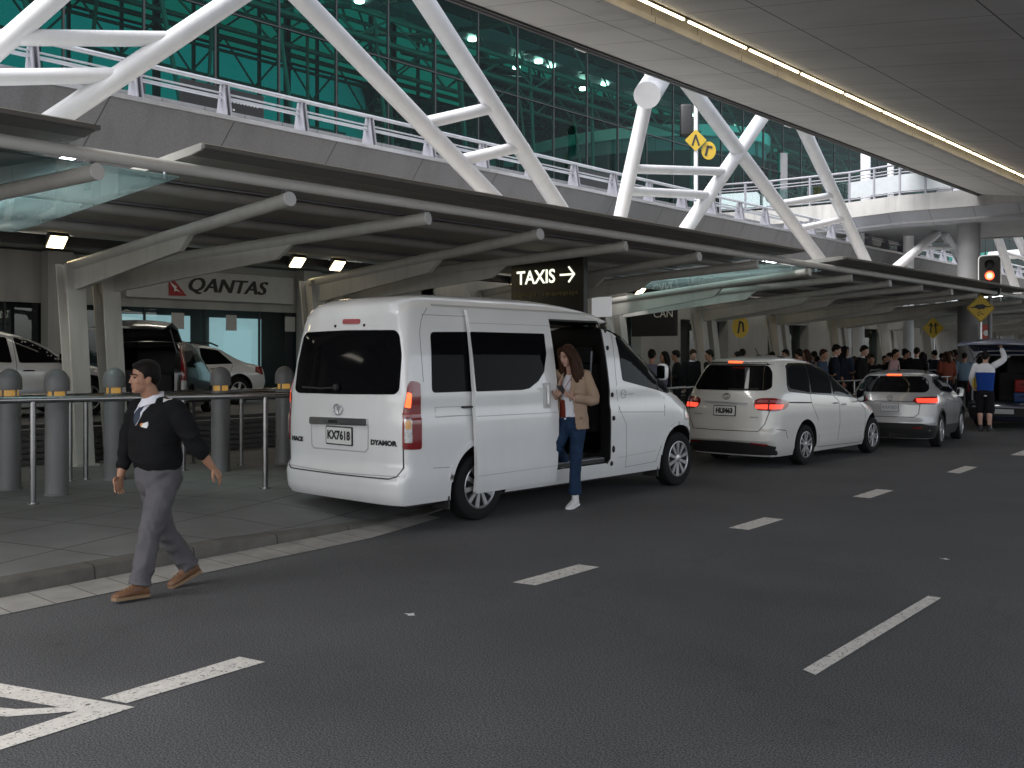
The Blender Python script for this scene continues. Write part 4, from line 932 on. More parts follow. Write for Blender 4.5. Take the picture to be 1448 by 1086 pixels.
# rear of the van
rw_ = rpoly([(-.80, 1.335), (-.72, 1.30), (.0, 1.305), (.80, 1.32), (.845, 1.36), (.83, 1.70), (.775, 1.90), (.72, 1.945), (0, 1.955), (-.68, 1.945), (-.735, 1.90), (-.80, 1.6)], .05, 5)
g = obj('rear_window', patch(V, 'B', [rw_], .006, .02), tint, van, 40)
bm = nb(); f = map_face(V, 'B', .022); tube(bm, [f(-.06, 1.37), f(-.3, 1.355), f(-.62, 1.365)], .011, 8); lathe(bm, [(.035, 0), (.03, .03), (.01, .035)], 14, Matrix.Translation(f(-.04, 1.375)) @ Matrix.Rotation(PI/2, 4, 'X')); obj('wiper', bm, plastic_dark, g, 40)
gate = [(-.885, 1.35), (-.905, .62), (-.86, .53), (-.78, .505), (.0, .50), (.78, .51), (.86, .535), (.905, .62), (.905, .80)]
o = obj('tailgate_gap', seams(V, 'B', [gate], .012), seamm, van)
obj('side_gap', seams(V, 'R', [[(.34, 1.44), (.345, 1.7), (.36, 1.92), (.39, 2.02), (.44, 2.1), (.52, 2.17)], [(.44, .595), (.66, .585)], [(.42, 2.10), (3.5, 2.10)], [(3.48, 1.28), (3.52, 1.97), (3.6, 2.1)], [(3.48, 1.28), (3.52, 1.05), (3.655, .86), (3.67, .34)], [(3.67, .34), (4.33, .36), (4.42, .55)], [(4.52, 1.18), (4.5, .93)], [(3.49, 1.02), (4.5, .98)]], .005), seam_soft, van)
obj('side_crease_shade', seams(V, 'R', [[(.38, 1.10), (1.05, 1.09)], [(3.5, .47), (4.32, .50)]], .006, .002), MATS.get('crease_shade') or mat('crease_shade', (.45, .45, .45), .5), van)  # grey ribbons draw the shade of pressed creases onto the white body
for s in (1, -1):
    fc = 'CR' if s > 0 else 'CL'
    lp = obj('tail_lamp', patch(V, fc, [rpoly([(.60, .80), (.965, .79), (.97, 1.10), (.955, 1.43), (.86, 1.455), (.75, 1.42), (.70, 1.30), (.61, 1.05)], .03, 4)], .012, .03, .03), red_lens, van, 40)
    obj('brake_light', patch(V, fc, [rpoly([(.68, 1.20), (.83, 1.19), (.84, 1.33), (.735, 1.345)], .02, 4)], .0145, .004, .03), red_lit, lp, 40)
    obj('reverse_light', patch(V, fc, [rpoly([(.655, .86), (.84, .86), (.84, 1.09), (.66, 1.09)], .02, 3)], .0145, .004, .03), clear_lens, lp, 40)
    obj('indicator', patch(V, fc, [rpoly([(.68, .99), (.82, .99), (.82, 1.075), (.68, 1.075)], .03, 3)], .0165, .004, .03), amber_lens, lp, 40)
    obj('lamp_rib', seams(V, fc, [[(.63, 1.135), (.96, 1.135)]], .012, .014), red_tail, lp)
obj('plate_recess_shade', seams(V, 'B', [[(-.47, .99), (-.465, .77), (-.43, .735), (.40, .745), (.44, .78), (.45, 1.0)]], .014, .003), MATS['crease_shade'], van)  # grey outline stands in for shade along the plate recess
br = obj('chrome_bar', patch(V, 'B', [rpoly([(-.47, .985), (.45, 1.005), (.45, 1.075), (-.47, 1.06)], .02)], .03, .04, .1), chrome, van, 40)
obj('bar_grip', patch(V, 'B', [rpoly([(-.15, 1.01), (.0, 1.01), (.0, 1.045), (-.15, 1.045)], .015)], .032, .003, .1), blackm, br)
plate(V, van, (.0, .885), .40, .165, 'KX7618', size=.118)
bm = nb(); f = map_face(V, 'B', .014)
tube(bm, [f(-.02+.07*math.cos(a), 1.15+.055*math.sin(a)) for a in [2*PI*k/28 for k in range(29)]], .008, 8); tube(bm, [f(-.05, 1.185), f(-.02, 1.14), f(-.02, 1.10)], .007, 8); tube(bm, [f(.01, 1.185), f(-.02, 1.14)], .007, 8); obj('badge', bm, alu, van, 50)
obj('lettering', face_text(V, 'B', 'HIACE', .062, (-.73, .815), .006, bold=.004, sx=1.25), blackm, van); obj('lettering', face_text(V, 'B', 'DYAMOR', .066, (.66, .845), .006, bold=.004, sx=1.25), blackm, van)
obj('high_brake_light', patch(V, 'B', [rpoly([(-.07, 2.02), (.20, 2.015), (.20, 2.065), (-.07, 2.07)], .024)], .012, .03, .05), MATS.get('pink_lens') or mat('pink_lens', (.42, .10, .11), .25, coat=1), van, 40)
for x in (-.19, .27):
    bm = nb(); t = nb(); bmesh.ops.create_uvsphere(t, u_segments=12, v_segments=8, radius=.016); bmesh.ops.translate(t, vec=V.rear(x, 2.0)*Vector((0, 1, 0))+Vector((x, 0, 2.0)), verts=t.verts[:]); add(bm, t); obj('hinge_stop', bm, blackm, van, 60)
obj('bumper_line', seams(V, 'B', [[(-.93, .535), (0, .515), (.93, .54)]], .01), MATS['crease_shade'], van)
bm = nb(); box(bm, -.7, .75, .25, 5.0, .20, .27); obj('underbody', bm, blackm, van)
for y in (.68, 4.40):
    for x in (.70, -.93):
        bm = nb(); box(bm, x, x+.23, y, y+.02, .16, .42); obj('mud_flap', bm, plastic_dark, van)
# side glass
obj('quarter_window', patch(V, 'R', [rpoly([(.50, 1.93), (1.5, 1.95), (1.5, 1.33), (.44, 1.33)], .05)], .005, .015), tint_side, van, 40)
obj('quarter_window', patch(V, 'L', [rpoly([(.50, 1.93), (1.5, 1.95), (1.5, 1.33), (.44, 1.33)], .05)], .005, .015), tint_side, van, 40)
obj('side_window', patch(V, 'L', [rpoly([(1.6, 1.95), (3.4, 1.95), (3.4, 1.33), (1.6, 1.33)], .05)], .005, .015), tint, van, 40)
for fc in 'RL':
    fw_ = obj('front_door_window', patch(V, fc, [rpoly([(3.60, 1.93), (3.93, 1.905), (4.15, 1.78), (4.32, 1.64), (4.50, 1.46), (4.74, 1.235), (4.62, 1.215), (3.62, 1.395)], .03)], .005, .015), glass_dk, van, 40)
    obj('window_bar', seams(V, fc, [[(4.33, 1.63), (4.37, 1.27)]], .022, .008), blackm, fw_)
    handle(V, van, fc, 3.70, 1.235, car_white)
bm = nb(); f = map_face(V, 'R', .003); tube(bm, [f(3.62+.05*math.cos(a), 1.235+.05*math.sin(a)) for a in [2*PI*k/20 for k in range(21)]], .004, 6); obj('handle_cup', bm, MATS['crease_shade'], van, 50)
mr = mirror(van, 1, V, 4.52, 1.49, car_white, .95); mirror(van, -1, V, 4.52, 1.5, car_white, 1.15)
obj('windscreen', patch(V, 'F', [rpoly([(-.64, 1.33), (.64, 1.33), (.55, 2.03), (-.55, 2.03)], .08)], .005, .015, .1), glass_dk, van, 40)
for s in (1, -1): obj('headlight', patch(V, 'R' if s > 0 else 'L', [rpoly([(4.98, .86), (5.3, .84), (5.22, 1.05), (5.02, 1.12)], .03)], .01, .02, .05), clear_lens, van, 40)
bm = nb(); f = map_face(V, 'R', .004)
for (y, z) in ((3.40, 2.01), (3.385, 1.79), (3.385, 1.23), (3.39, .95), (3.39, .58), (3.37, .41)):
    t = nb(); bmesh.ops.create_uvsphere(t, u_segments=12, v_segments=8, radius=1); p = f(y, z)
    for v in t.verts: v.co = Vector((p.x+v.co.x*.02, p.y+v.co.y*.024, p.z+v.co.z*(.042 if z in (.58, 2.01) else .03)))
    add(bm, t)
obj('door_buffer', bm, blackm, van, 60)
obj('pillar_seal', seams(V, 'R', [[(2.2, 2.10), (3.26, 2.10), (3.31, 2.0), (3.325, 1.5), (3.325, .47), (3.28, .42)]], .022, .006), blackm, van)
obj('roof_rail', seams(V, 'R', [[(.6, 2.205), (3.4, 2.195)]], .02, .004), MATS['crease_shade'], van)
# sliding door, slid back outside the body
DR = [(1.0, 2.17), (2.27, 2.17), (2.28, 1.2), (2.26, .30), (1.0, .29), (.965, 1.01), (.965, 1.4)]
door = obj('sliding_door', patch(V, 'R', [rpoly(DR, .03)], .070, .045, .06), car_white, van, 40)
obj('door_window', patch(V, 'R', [rpoly([(.985, 1.94), (2.15, 1.94), (2.14, 1.72), (2.07, 1.52), (1.96, 1.42), (1.80, 1.345), (1.68, 1.33), (.985, 1.33)], .02)], .0745, .004, .06), tint_side, door, 40)
for l_ in ([(.98, 1.08), (2.26, 1.07)], [(1.0, .47), (2.25, .48)], [(.99, 2.03), (2.26, 2.03)]): obj('door_crease_shade', seams(V, 'R', [l_], .006, .0715), MATS['crease_shade'], door)  # crease shade drawn as grey lines on the door skin
bm = nb(); rbox(bm, V.half(2.08, 1.25)+.068, V.half(2.08, 1.25)+.076, 2.03, 2.15, 1.12, 1.40, .003, 1); h_ = obj('handle_cup', bm, MATS.get('cup_shade_white') or mat('cup_shade_white', (.58, .58, .58), .4), door)  # body white darkened to give the cup its recess shade
bm = nb(); x = V.half(2.08, 1.25)+.09; tube(bm, [(x-.02, 2.09, 1.15), (x, 2.09, 1.17), (x, 2.09, 1.35), (x-.02, 2.09, 1.37)], .016, 10); obj('door_handle', bm, car_white, door, 50)
bm = nb(); rbox(bm, .9, .995, .84, .99, 1.165, 1.185, .004, 1); obj('slide_rail', bm, plastic_dark, van)
obj('slide_track', seams(V, 'R', [[(.48, 1.185), (.97, 1.185)], [(.48, 1.09), (.97, 1.09)], [(.48, 1.09), (.48, 1.185)]], .006, .003), MATS['crease_shade'], van)
# cabin seen through the doorway
bm = nb(); box(bm, .3, .93, 1.5, 3.28, .43, .47); obj('door_step', bm, plastic_dark, van)
bm = nb(); box(bm, .80, .93, 2.2, 3.27, .475, .487); obj('step_edge', bm, rail_grey, van)
seat_m = mat('seat_fabric', (.025, .025, .028), .9, bump=.3)
for y in (2.55, 1.7):
    for x in (-.45, .1):
        bm = nb(); rbox(bm, x-.24, x+.24, y-.3, y+.25, .85, 1.0, .05, 2); rbox(bm, x-.24, x+.24, y-.36, y-.22, .95, 1.62, .05, 2); rbox(bm, x-.13, x+.13, y-.38, y-.26, 1.62, 1.80, .04, 2); obj('passenger_seat', bm, seat_m, van, 40)
for x in (-.45, .42):
    bm = nb(); rbox(bm, x-.25, x+.25, 3.5, 3.62, .75, 1.6, .05, 2); rbox(bm, x-.13, x+.13, 3.5, 3.6, 1.6, 1.80, .04, 2); obj('front_seat', bm, seat_m, van, 40)
bm = nb(); tube(bm, [(.78, 3.22, 1.75), (.76, 3.22, 1.45), (.76, 3.22, 1.42)], .012, 8); obj('grab_handle', bm, rail_grey, van, 40)

# ------------------------------------------------------------------ generic car builder
def build_car(root, P, zs, paint, wy, wr, ar, hw, style, glass_polys, lamp, extra_cut=(), gap_lines=(), trim=None, mirror_at=None, mcol=None):
    bd = obj('body', P.body(zs), paint, root)
    cs = [arch_cut(s*(hw-.1), y, ar, .34) for s in (-1, 1) for y in wy]+[cutter(c) for c in extra_cut]
    M = Matrix.Translation(root.location) @ root.rotation_euler.to_matrix().to_4x4()
    for c in cs: c.matrix_world = M @ c.matrix_world
    bpy.context.view_layer.update(); cut_body(bd, cs)
    for y in wy:
        for s in (-1, 1): wheel(root, s*(hw-.115), y, wr, .2, s, style)
    for nm, polys, m in glass_polys:
        for fc in 'RL': obj(nm, patch(P, fc, polys, .005, .014), m, root, 40)
    if gap_lines:
        obj('panel_gap', seams(P, 'R', gap_lines, .008), seamm, root); obj('panel_gap', seams(P, 'L', gap_lines, .008), seamm, root)
    if mirror_at:
        for s in (-1, 1): mirror(root, s, P, *mirror_at[:2], mcol or paint, mirror_at[2])
    bm = nb(); box(bm, -hw+.2, hw-.2, .3, P.f(.4)-.3, .16, .26); obj('underbody', bm, blackm, root)
    return bd

# white people mover behind the van
M_ = Prof(W=[(.18, .75), (.3, .80), (.6, .822), (.85, .822), (1.0, .81), (1.1, .795), (1.3, .745), (1.5, .675), (1.58, .62), (1.64, .54), (1.68, .42), (1.70, .3)],
          R=[(.18, .16), (.38, .05), (.42, .0), (.56, .0), (.60, .045), (.9, .07), (1.1, .12), (1.19, .17), (1.5, .36), (1.56, .40), (1.58, .34), (1.63, .40), (1.67, .7), (1.70, 1.1)],
          F=[(.18, 4.1), (.4, 4.33), (.6, 4.32), (.75, 4.22), (.86, 4.02), (.95, 3.72), (1.02, 3.45), (1.15, 3.12), (1.35, 2.72), (1.5, 2.42), (1.6, 2.1), (1.66, 1.75), (1.70, 1.45)],
          cr=lambda z: .30 if z < 1.1 else .34, cf=.62, nr=3.0, nf=2.3)
mpv = thing('people_mover', 'white taxi people mover parked in front of the van, brake lights on', 'car', (-7.86, 13.57, 0))
DLO = [[(.70, 1.20), (.66, 1.26), (.80, 1.50), (.92, 1.555), (1.41, 1.57), (1.30, 1.125)], [(1.36, 1.125), (1.46, 1.57), (2.17, 1.565), (2.07, 1.085)], [(2.14, 1.08), (2.24, 1.555), (2.48, 1.475), (2.78, 1.31), (3.06, 1.09), (3.02, 1.01)]]
build_car(mpv, M_, zlist((.18, .42, 4), (.42, .6, 5), (.6, 1.1, 9), (1.1, 1.55, 9), (1.55, 1.70, 9)), car_white2, (1.15, 3.76), .315, .375, .822, 'y',
          [('window_surround', [rpoly([(.62, 1.155), (.60, 1.25), (.76, 1.54), (.92, 1.59), (2.2, 1.595), (2.52, 1.50), (2.83, 1.32), (3.12, 1.08), (3.06, .985), (2.1, 1.055), (1.3, 1.10)], .04)], black_gloss)], None,
          gap_lines=[[(1.30, 1.10), (1.34, .93), (1.55, .68)], [(1.6, .45), (1.6, .27)], [(2.12, 1.06), (2.33, .95), (2.35, .6), (2.29, .24)], [(3.06, .98), (3.38, .78), (3.39, .45), (3.34, .24)], [(1.58, .25), (3.34, .22)]], mirror_at=(3.10, 1.03, 1.0), mcol=black_gloss)
for k in (0, 1, 2):
    for fc in 'RL': obj('side_window', patch(M_, fc, [rpoly(DLO[k], .03)], .009, .003), glass_dk, mpv, 40)
obj('side_strip', patch(M_, 'R', [[(.5, .985), (1.32, .955), (1.32, .975), (.5, 1.005)]], .008, .01), blackm, mpv); obj('side_strip', patch(M_, 'L', [[(.5, .985), (1.32, .955), (1.32, .975), (.5, 1.005)]], .008, .01), blackm, mpv)
obj('side_crease_shade', seams(M_, 'R', [[(1.62, .43), (3.3, .40)], [(1.4, .93), (3.4, .80)]], .006, .002), MATS['crease_shade'], mpv)
for y in (2.17, 2.48): handle(M_, mpv, 'R', y, .925-.1*(y-2.17), chrome, .07)
gl = obj('rear_window', patch(M_, 'B', [rpoly([(-.60, 1.17), (.60, 1.175), (.665, 1.22), (.60, 1.45), (.53, 1.545), (.4, 1.565), (-.4, 1.575), (-.52, 1.55), (-.60, 1.45), (-.665, 1.22)], .05)], .006, .012), tint, mpv, 40)
bm = nb(); f = map_face(M_, 'B', .02); tube(bm, [f(.0, 1.19), f(.22, 1.185), f(.5, 1.20)], .01, 8); obj('wiper', bm, plastic_dark, gl, 40)
obj('spoiler_lip', patch(M_, 'B', [rpoly([(-.55, 1.57), (.55, 1.56), (.5, 1.60), (-.5, 1.61)], .02)], .02, .05, .1), black_gloss, mpv, 40)
obj('high_brake_light', patch(M_, 'B', [rpoly([(-.1, 1.592), (.14, 1.587), (.14, 1.618), (-.1, 1.622)], .01)], .03, .02, .1), red_lit, mpv)
for s in (1, -1):
    fc = 'CR' if s > 0 else 'CL'
    lp = obj('tail_lamp', patch(M_, fc, [rpoly([(.255, .96), (.275, 1.04), (.36, 1.065), (.60, 1.07), (.9, 1.045), (1.08, 1.005), (1.06, .95), (.95, .89), (.6, .87), (.32, .885)], .05)], .012, .03, .04), red_lens, mpv, 40)
    obj('brake_light', patch(M_, fc, [rpoly([(.30, .905), (.50, .90), (.50, .975), (.28, .965)], .02)], .0145, .004, .04), red_lit2, lp, 40)
    obj('brake_light', patch(M_, fc, [rpoly([(.53, .90), (.86, .905), (.92, .965), (.53, .975)], .02)], .0145, .004, .04), red_lit2, lp, 40)
    obj('lamp_chrome', patch(M_, fc, [rpoly([(.30, 1.0), (.50, 1.0), (.50, 1.04), (.34, 1.04)], .01), rpoly([(.53, 1.0), (.85, .995), (.8, 1.03), (.53, 1.04)], .01)], .0145, .004, .04), MATS.get('pink_lens'), lp, 40)
    obj('lamp_split', seams(M_, fc, [[(.515, .87), (.515, 1.065)]], .012, .016), seamm, lp)
obj('trim_bar', patch(M_, 'B', [rpoly([(-.38, .975), (.36, .965), (.36, .992), (-.38, 1.0)], .008)], .02, .03, .1), alu, mpv, 40)
plate(M_, mpv, (-.01, .86), .36, .135, 'HLS463', size=.10)
bm = nb(); f = map_face(M_, 'B', .014); tube(bm, [f(.0+.06*math.cos(a), 1.08+.042*math.sin(a)) for a in [2*PI*k/24 for k in range(25)]], .007, 8); tube(bm, [f(.03*math.cos(a), 1.085+.025*math.sin(a)) for a in [2*PI*k/24 for k in range(25)]], .006, 8); obj('badge', bm, chrome, mpv, 50)
bm = nb()
for q in range(7): patch(M_, 'B', [[(-.56+q*.023, .79), (-.545+q*.023, .79), (-.545+q*.023, .805), (-.56+q*.023, .805)]], .006, .004, .2, bm)
for q in range(6): patch(M_, 'B', [[(.42+q*.022, .77), (.434+q*.022, .77), (.434+q*.022, .785), (.42+q*.022, .785)]], .006, .004, .2, bm)
obj('faint_lettering', bm, rail_grey, mpv)
obj('tailgate_gap', seams(M_, 'B', [[(-.70, .88), (-.66, .72), (-.56, .57), (0, .565), (.56, .57), (.64, .68), (.70, .88)]], .01), seamm, mpv)
obj('lower_bumper', patch(M_, 'B', [[(-.74, .20), (.74, .20), (.76, .34), (.6, .385), (0, .40), (-.6, .385), (-.76, .34)]], .012, .03, .08), plastic_dark, mpv, 40)
for s in (1, -1): obj('reflector', patch(M_, 'B', [rpoly([(s*.42, .37), (s*.66, .345), (s*.68, .375), (s*.44, .395)][::s], .008)], .018, .008, .1), red_lens, mpv)
obj('bumper_gap', seams(M_, 'R', [[(.22, .60), (.46, .575), (.53, .45)]], .01), blackm, mpv)
bm = nb(); tube(bm, [(.0, 1.15, 1.70), (.0, 1.0, 1.83)], .007, 6); rbox(bm, -.03, .03, 1.08, 1.2, 1.69, 1.72, .01, 2); rbox(bm, .38, .46, 1.0, 1.12, 1.655, 1.70, .01, 2); obj('roof_aerial', bm, blackm, mpv, 40)

# silver crossover
S_ = Prof(W=[(.18, .71), (.35, .775), (.6, .795), (.85, .79), (.95, .765), (1.1, .71), (1.28, .625), (1.36, .55), (1.41, .42), (1.43, .3)],
          R=[(.18, .14), (.35, .03), (.48, .0), (.52, .03), (.85, .05), (.98, .12), (1.05, .18), (1.28, .40), (1.33, .42), (1.36, .46), (1.40, .7), (1.43, 1.15)],
          F=[(.18, 3.62), (.4, 3.83), (.6, 3.82), (.75, 3.68), (.86, 3.4), (.92, 3.1), (1.0, 2.85), (1.15, 2.5), (1.3, 2.15), (1.38, 1.85), (1.43, 1.5)], cr=.32, cf=.6, nr=2.8, nf=2.3)
suv = thing('crossover_car', 'silver crossover car with lit tail lamps ahead of the white people mover', 'car', (-7.22, 18.46, 0), math.radians(9))
build_car(suv, S_, zlist((.18, .5, 6), (.5, .95, 8), (.95, 1.3, 8), (1.3, 1.43, 8)), car_silver, (.78, 2.98), .31, .365, .795, 'five',
          [('window_surround', [rpoly([(.70, 1.13), (.60, 1.22), (.82, 1.31), (1.1, 1.335), (1.65, 1.325), (2.05, 1.25), (2.4, 1.1), (2.72, .93), (2.66, .90), (1.5, .99), (.95, 1.04)], .04)], black_gloss)], None,
          gap_lines=[[(1.0, 1.03), (1.12, .8), (1.15, .66)], [(1.95, .95), (1.98, .6), (1.92, .3)], [(2.66, .9), (2.7, .6), (2.6, .35)], [(1.15, .85), (2.68, .78)]], mirror_at=(2.62, .97, .85), mcol=car_silver)
for fc in 'RL':
    for q in ([(.76, 1.15), (.72, 1.22), (.86, 1.29), (1.02, 1.31), (1.02, 1.05)], [(1.08, 1.05), (1.08, 1.315), (1.72, 1.305), (1.86, .99)], [(1.93, .985), (1.8, 1.29), (2.06, 1.22), (2.38, 1.085), (2.6, .935)]): obj('side_window', patch(S_, fc, [rpoly(q, .02)], .009, .003), glass_dk, suv, 40)
    obj('sill_cladding', patch(S_, fc, [[(1.12, .19), (2.62, .19), (2.62, .36), (1.12, .40)]], .01, .02, .1), plastic_dark, suv, 40)
    for y in (.78, 2.98): arch_lip(S_, suv, y, .33, .362, plastic_dark, fc, .04, .05)
    for y in (1.3, 2.05): handle(S_, suv, fc, y, .88-.04*(y-1.3), chrome, .08)
    bm = nb(); s = 1 if fc == 'R' else -1; tube(bm, [(s*.50, .7, 1.385), (s*.52, .8, 1.425), (s*.52, 1.6, 1.43), (s*.50, 1.8, 1.40)], .014, 8); obj('roof_rail', bm, dark_steel, suv, 40)
obj('rear_window', patch(S_, 'B', [rpoly([(-.58, 1.03), (.58, 1.03), (.64, 1.08), (.58, 1.26), (.48, 1.325), (-.48, 1.325), (-.58, 1.26), (-.64, 1.08)], .04)], .006, .012), tint, suv, 40)
obj('high_brake_light', patch(S_, 'B', [[(-.13, 1.335), (.13, 1.335), (.12, 1.362), (-.12, 1.362)]], .03, .03, .1), red_lit, suv)
for s in (1, -1):
    fc = 'CR' if s > 0 else 'CL'
    lp = obj('tail_lamp', patch(S_, fc, [rpoly([(.225, .87), (.26, .93), (.40, .955), (.8, .96), (1.0, .93), (.96, .85), (.8, .81), (.35, .82)], .04)], .012, .03, .04), red_lens, suv, 40)
    obj('brake_light', patch(S_, fc, [rpoly([(.30, .85), (.85, .85), (.9, .93), (.28, .925)], .02)], .0145, .004, .04), red_lit2, lp, 40)
obj('tailgate_crease', seams(S_, 'B', [[(-.46, .865), (.40, .865)], [(-.50, .82), (-.50, .64), (-.42, .58), (.42, .58), (.50, .64), (.52, .82)]], .012), seamm, suv)
plate(S_, suv, (.0, .755), .30, .14, 'IULIUIJZI', False, .075, True)
bm = nb(); f = map_face(S_, 'B', .012); tube(bm, [f(.05*math.cos(a), .925+.045*math.sin(a)) for a in [2*PI*k/24 for k in range(25)]], .008, 8); tube(bm, [f(-.04, .925), f(.04, .925)], .007, 6); obj('badge', bm, chrome, suv, 50)
obj('lower_bumper', patch(S_, 'B', [[(-.72, .19), (.72, .19), (.74, .42), (.55, .47), (-.55, .47), (-.74, .42)]], .012, .03, .08), plastic_dark, suv, 40)
obj('lower_bumper', patch(S_, 'R', [[(.06, .19), (.45, .19), (.45, .42), (.06, .44)]], .012, .03, .06), plastic_dark, suv, 40)
for s in (1, -1): obj('reflector', patch(S_, 'B', [rpoly([(s*.40, .38), (s*.56, .37), (s*.56, .395), (s*.40, .405)][::s], .006)], .018, .008, .1), red_lens, suv)
bm = nb(); tube(bm, [(.0, .8, 1.42), (.0, .74, 1.53)], .008, 6); rbox(bm, -.03, .03, .74, .88, 1.41, 1.435, .01, 2); obj('roof_aerial', bm, blackm, suv, 40)

# navy van with raised tailgate
B_ = Prof(W=[(.22, .80), (.4, .86), (.9, .87), (1.1, .85), (1.5, .78), (1.75, .70), (1.82, .62), (1.88, .5), (1.90, .35)],
          R=[(.22, .05), (.5, .0), (.55, .05), (1.1, .05), (1.7, .16), (1.82, .3), (1.88, .6), (1.90, 1)],
          F=[(.22, 4.5), (.5, 4.6), (.9, 4.5), (1.05, 4.1), (1.2, 3.6), (1.5, 3.1), (1.75, 2.7), (1.85, 2.3), (1.90, 1.9)], cr=.16, cf=.6, nr=4, nf=2.4)
bvan = thing('navy_van', 'navy van loading luggage with its tailgate raised, cut by the photo edge', 'van', (-7.10, 25.0, 0))
cv = nb(); rbox(cv, -.68, .68, -.5, 2.6, .62, 1.74, .08, 3)
build_car(bvan, B_, zlist((.22, .5, 4), (.5, 1.1, 7), (1.1, 1.75, 9), (1.75, 1.90, 8)), car_blue, (.85, 3.7), .32, .38, .87, 'five',
          [('side_window', [rpoly([(.35, 1.15), (.42, 1.62), (1.6, 1.62), (1.6, 1.12)], .06), rpoly([(1.7, 1.12), (1.7, 1.62), (2.4, 1.58), (3.2, 1.1)], .06)], tint)], None, extra_cut=[cv], mirror_at=(3.3, 1.15, 1), mcol=car_blue)
bm = nb(); rings = []
for y, z, hh in ((.32, 1.84, .03), (-.1, 1.99, .05), (-.6, 2.03, .05), (-.88, 1.97, .02)):
    rings.append([Vector((x, y, z+dz-.05*abs(x)**2)) for x, dz in [(-.76, 0), (-.4, 0), (0, 0), (.4, 0), (.76, 0), (.76, hh), (.4, hh+.02), (0, hh+.025), (-.4, hh+.02), (-.76, hh)]])
loft(bm, rings); tg = obj('tailgate', bm, MATS.get('tailgate_blue') or mat('tailgate_blue', (.10, .13, .24), .25, coat=1), bvan, 40)
bm = nb(); rbox(bm, -.5, .5, -.72, .1, 1.93, 1.965, .01, 1); obj('tailgate_lining', bm, blackm, tg)
for s in (-1, 1):
    bm = nb(); tube(bm, [(s*.7, .15, 1.6), (s*.66, -.4, 1.97)], .014, 8); obj('gas_strut', bm, rail_grey, bvan, 40)
    obj('tail_lamp', patch(B_, 'CR' if s > 0 else 'CL', [rpoly([(.6, .85), (.95, .85), (.95, 1.25), (.6, 1.25)], .03)], .01, .03, .05), red_lens, bvan, 40)
bm = nb()
for s in (-1, 1): tube(bm, [(s*.70, .01, .66), (s*.70, .05, 1.2), (s*.66, .12, 1.62), (s*.58, .17, 1.72)], .022, 10)
tube(bm, [(-.58, .17, 1.73), (.58, .17, 1.73)], .022, 10); obj('hatch_frame', bm, rail_grey, bvan, 40)
obj('bumper', patch(B_, 'B', [[(-.8, .3), (.8, .3), (.8, .52), (-.8, .52)]], .02, .04, .1), plastic_dark, bvan, 40); obj('bumper_strip', patch(B_, 'B', [[(-.7, .5), (.7, .5), (.7, .535), (-.7, .535)]], .03, .03, .1), rail_grey, bvan, 40)
obj('number_plate', patch(B_, 'B', [[(-.22, .36), (.22, .36), (.22, .47), (-.22, .47)]], .025, .01, .2), MATS['dim_plate'], bvan)
case_m = mat('red_case', (.26, .015, .015), .45, var=.1)
for nm, lab, (x0, x1, y0, y1, z0, z1), m in (('suitcase', 'red hard suitcase stacked in the open back of the navy van', (-6.98+.05, -6.42, 25.2, 25.8, .86, 1.16), case_m), ('suitcase', 'blue suitcase under the red one in the open navy van', (-6.95, -6.40, 25.2, 25.85, .62, .855), mat('blue_case', (.02, .05, .16), .5)), ('bag', 'black soft bag behind the red suitcase in the navy van', (-7.5, -6.6, 26.0, 26.5, .62, 1.3), seat_m)):
    t = thing(nm, lab, 'luggage', ((x0+x1)/2, (y0+y1)/2, z0))
    bm = nb(); rbox(bm, x0, x1, y0, y1, z0, z1, .035, 3); obj('shell', bm, m, t, 40, True)
    bm = nb(); tube(bm, [((x0+x1)/2-.1, y0-.005, (z0+z1)/2+.04), ((x0+x1)/2-.1, y0-.035, (z0+z1)/2+.04), ((x0+x1)/2+.1, y0-.035, (z0+z1)/2+.04), ((x0+x1)/2+.1, y0-.005, (z0+z1)/2+.04)], .01, 8); obj('handle', bm, blackm, t, 40, True)
    bm = nb(); box(bm, x0-.003, x1+.003, y0-.003, y1, z0+.09, z0+.098); obj('zip_line', bm, blackm, t, world=True)

# cars on the inner roadway
L_ = Prof(W=[(.2, .78), (.4, .86), (.8, .87), (.95, .85), (1.2, .78), (1.45, .69), (1.53, .6), (1.58, .45), (1.6, .3)],
          R=[(.2, .1), (.5, .0), (.9, .04), (1.05, .1), (1.4, .5), (1.5, .6), (1.56, .9), (1.6, 1.4)],
          F=[(.2, 4.3), (.5, 4.45), (.75, 4.35), (.9, 3.9), (1.0, 3.5), (1.1, 3.25), (1.3, 2.9), (1.45, 2.55), (1.55, 2.2), (1.6, 1.9)], cr=.3, cf=.6)
osuv = thing('four_wheel_drive', 'silver four door car behind the bollards at the left edge', 'car', (-18.9, 5.0, .6))
build_car(osuv, L_, zlist((.2, .5, 4), (.5, 1.0, 6), (1.0, 1.45, 7), (1.45, 1.6, 7)), car_bright, (.85, 3.5), .34, .4, .87, 'five',
          [('side_window', [rpoly([(.6, 1.05), (.75, 1.4), (1.3, 1.44), (1.3, 1.02)], .05), rpoly([(1.36, 1.02), (1.36, 1.44), (2.1, 1.43), (2.15, .98)], .04), rpoly([(2.27, .98), (2.22, 1.43), (2.5, 1.38), (2.8, 1.22), (3.15, .98)], .04)], tint)], None,
          gap_lines=[[(2.2, 1.45), (2.22, .95), (2.2, .3)], [(3.18, .95), (3.1, .5), (3.05, .3)], [(1.33, 1.0), (1.2, .6)]], mirror_at=(3.0, 1.06, .9), mcol=black_gloss)
for y in (1.5, 2.42): handle(L_, osuv, 'R', y, .84, blackm, .1)
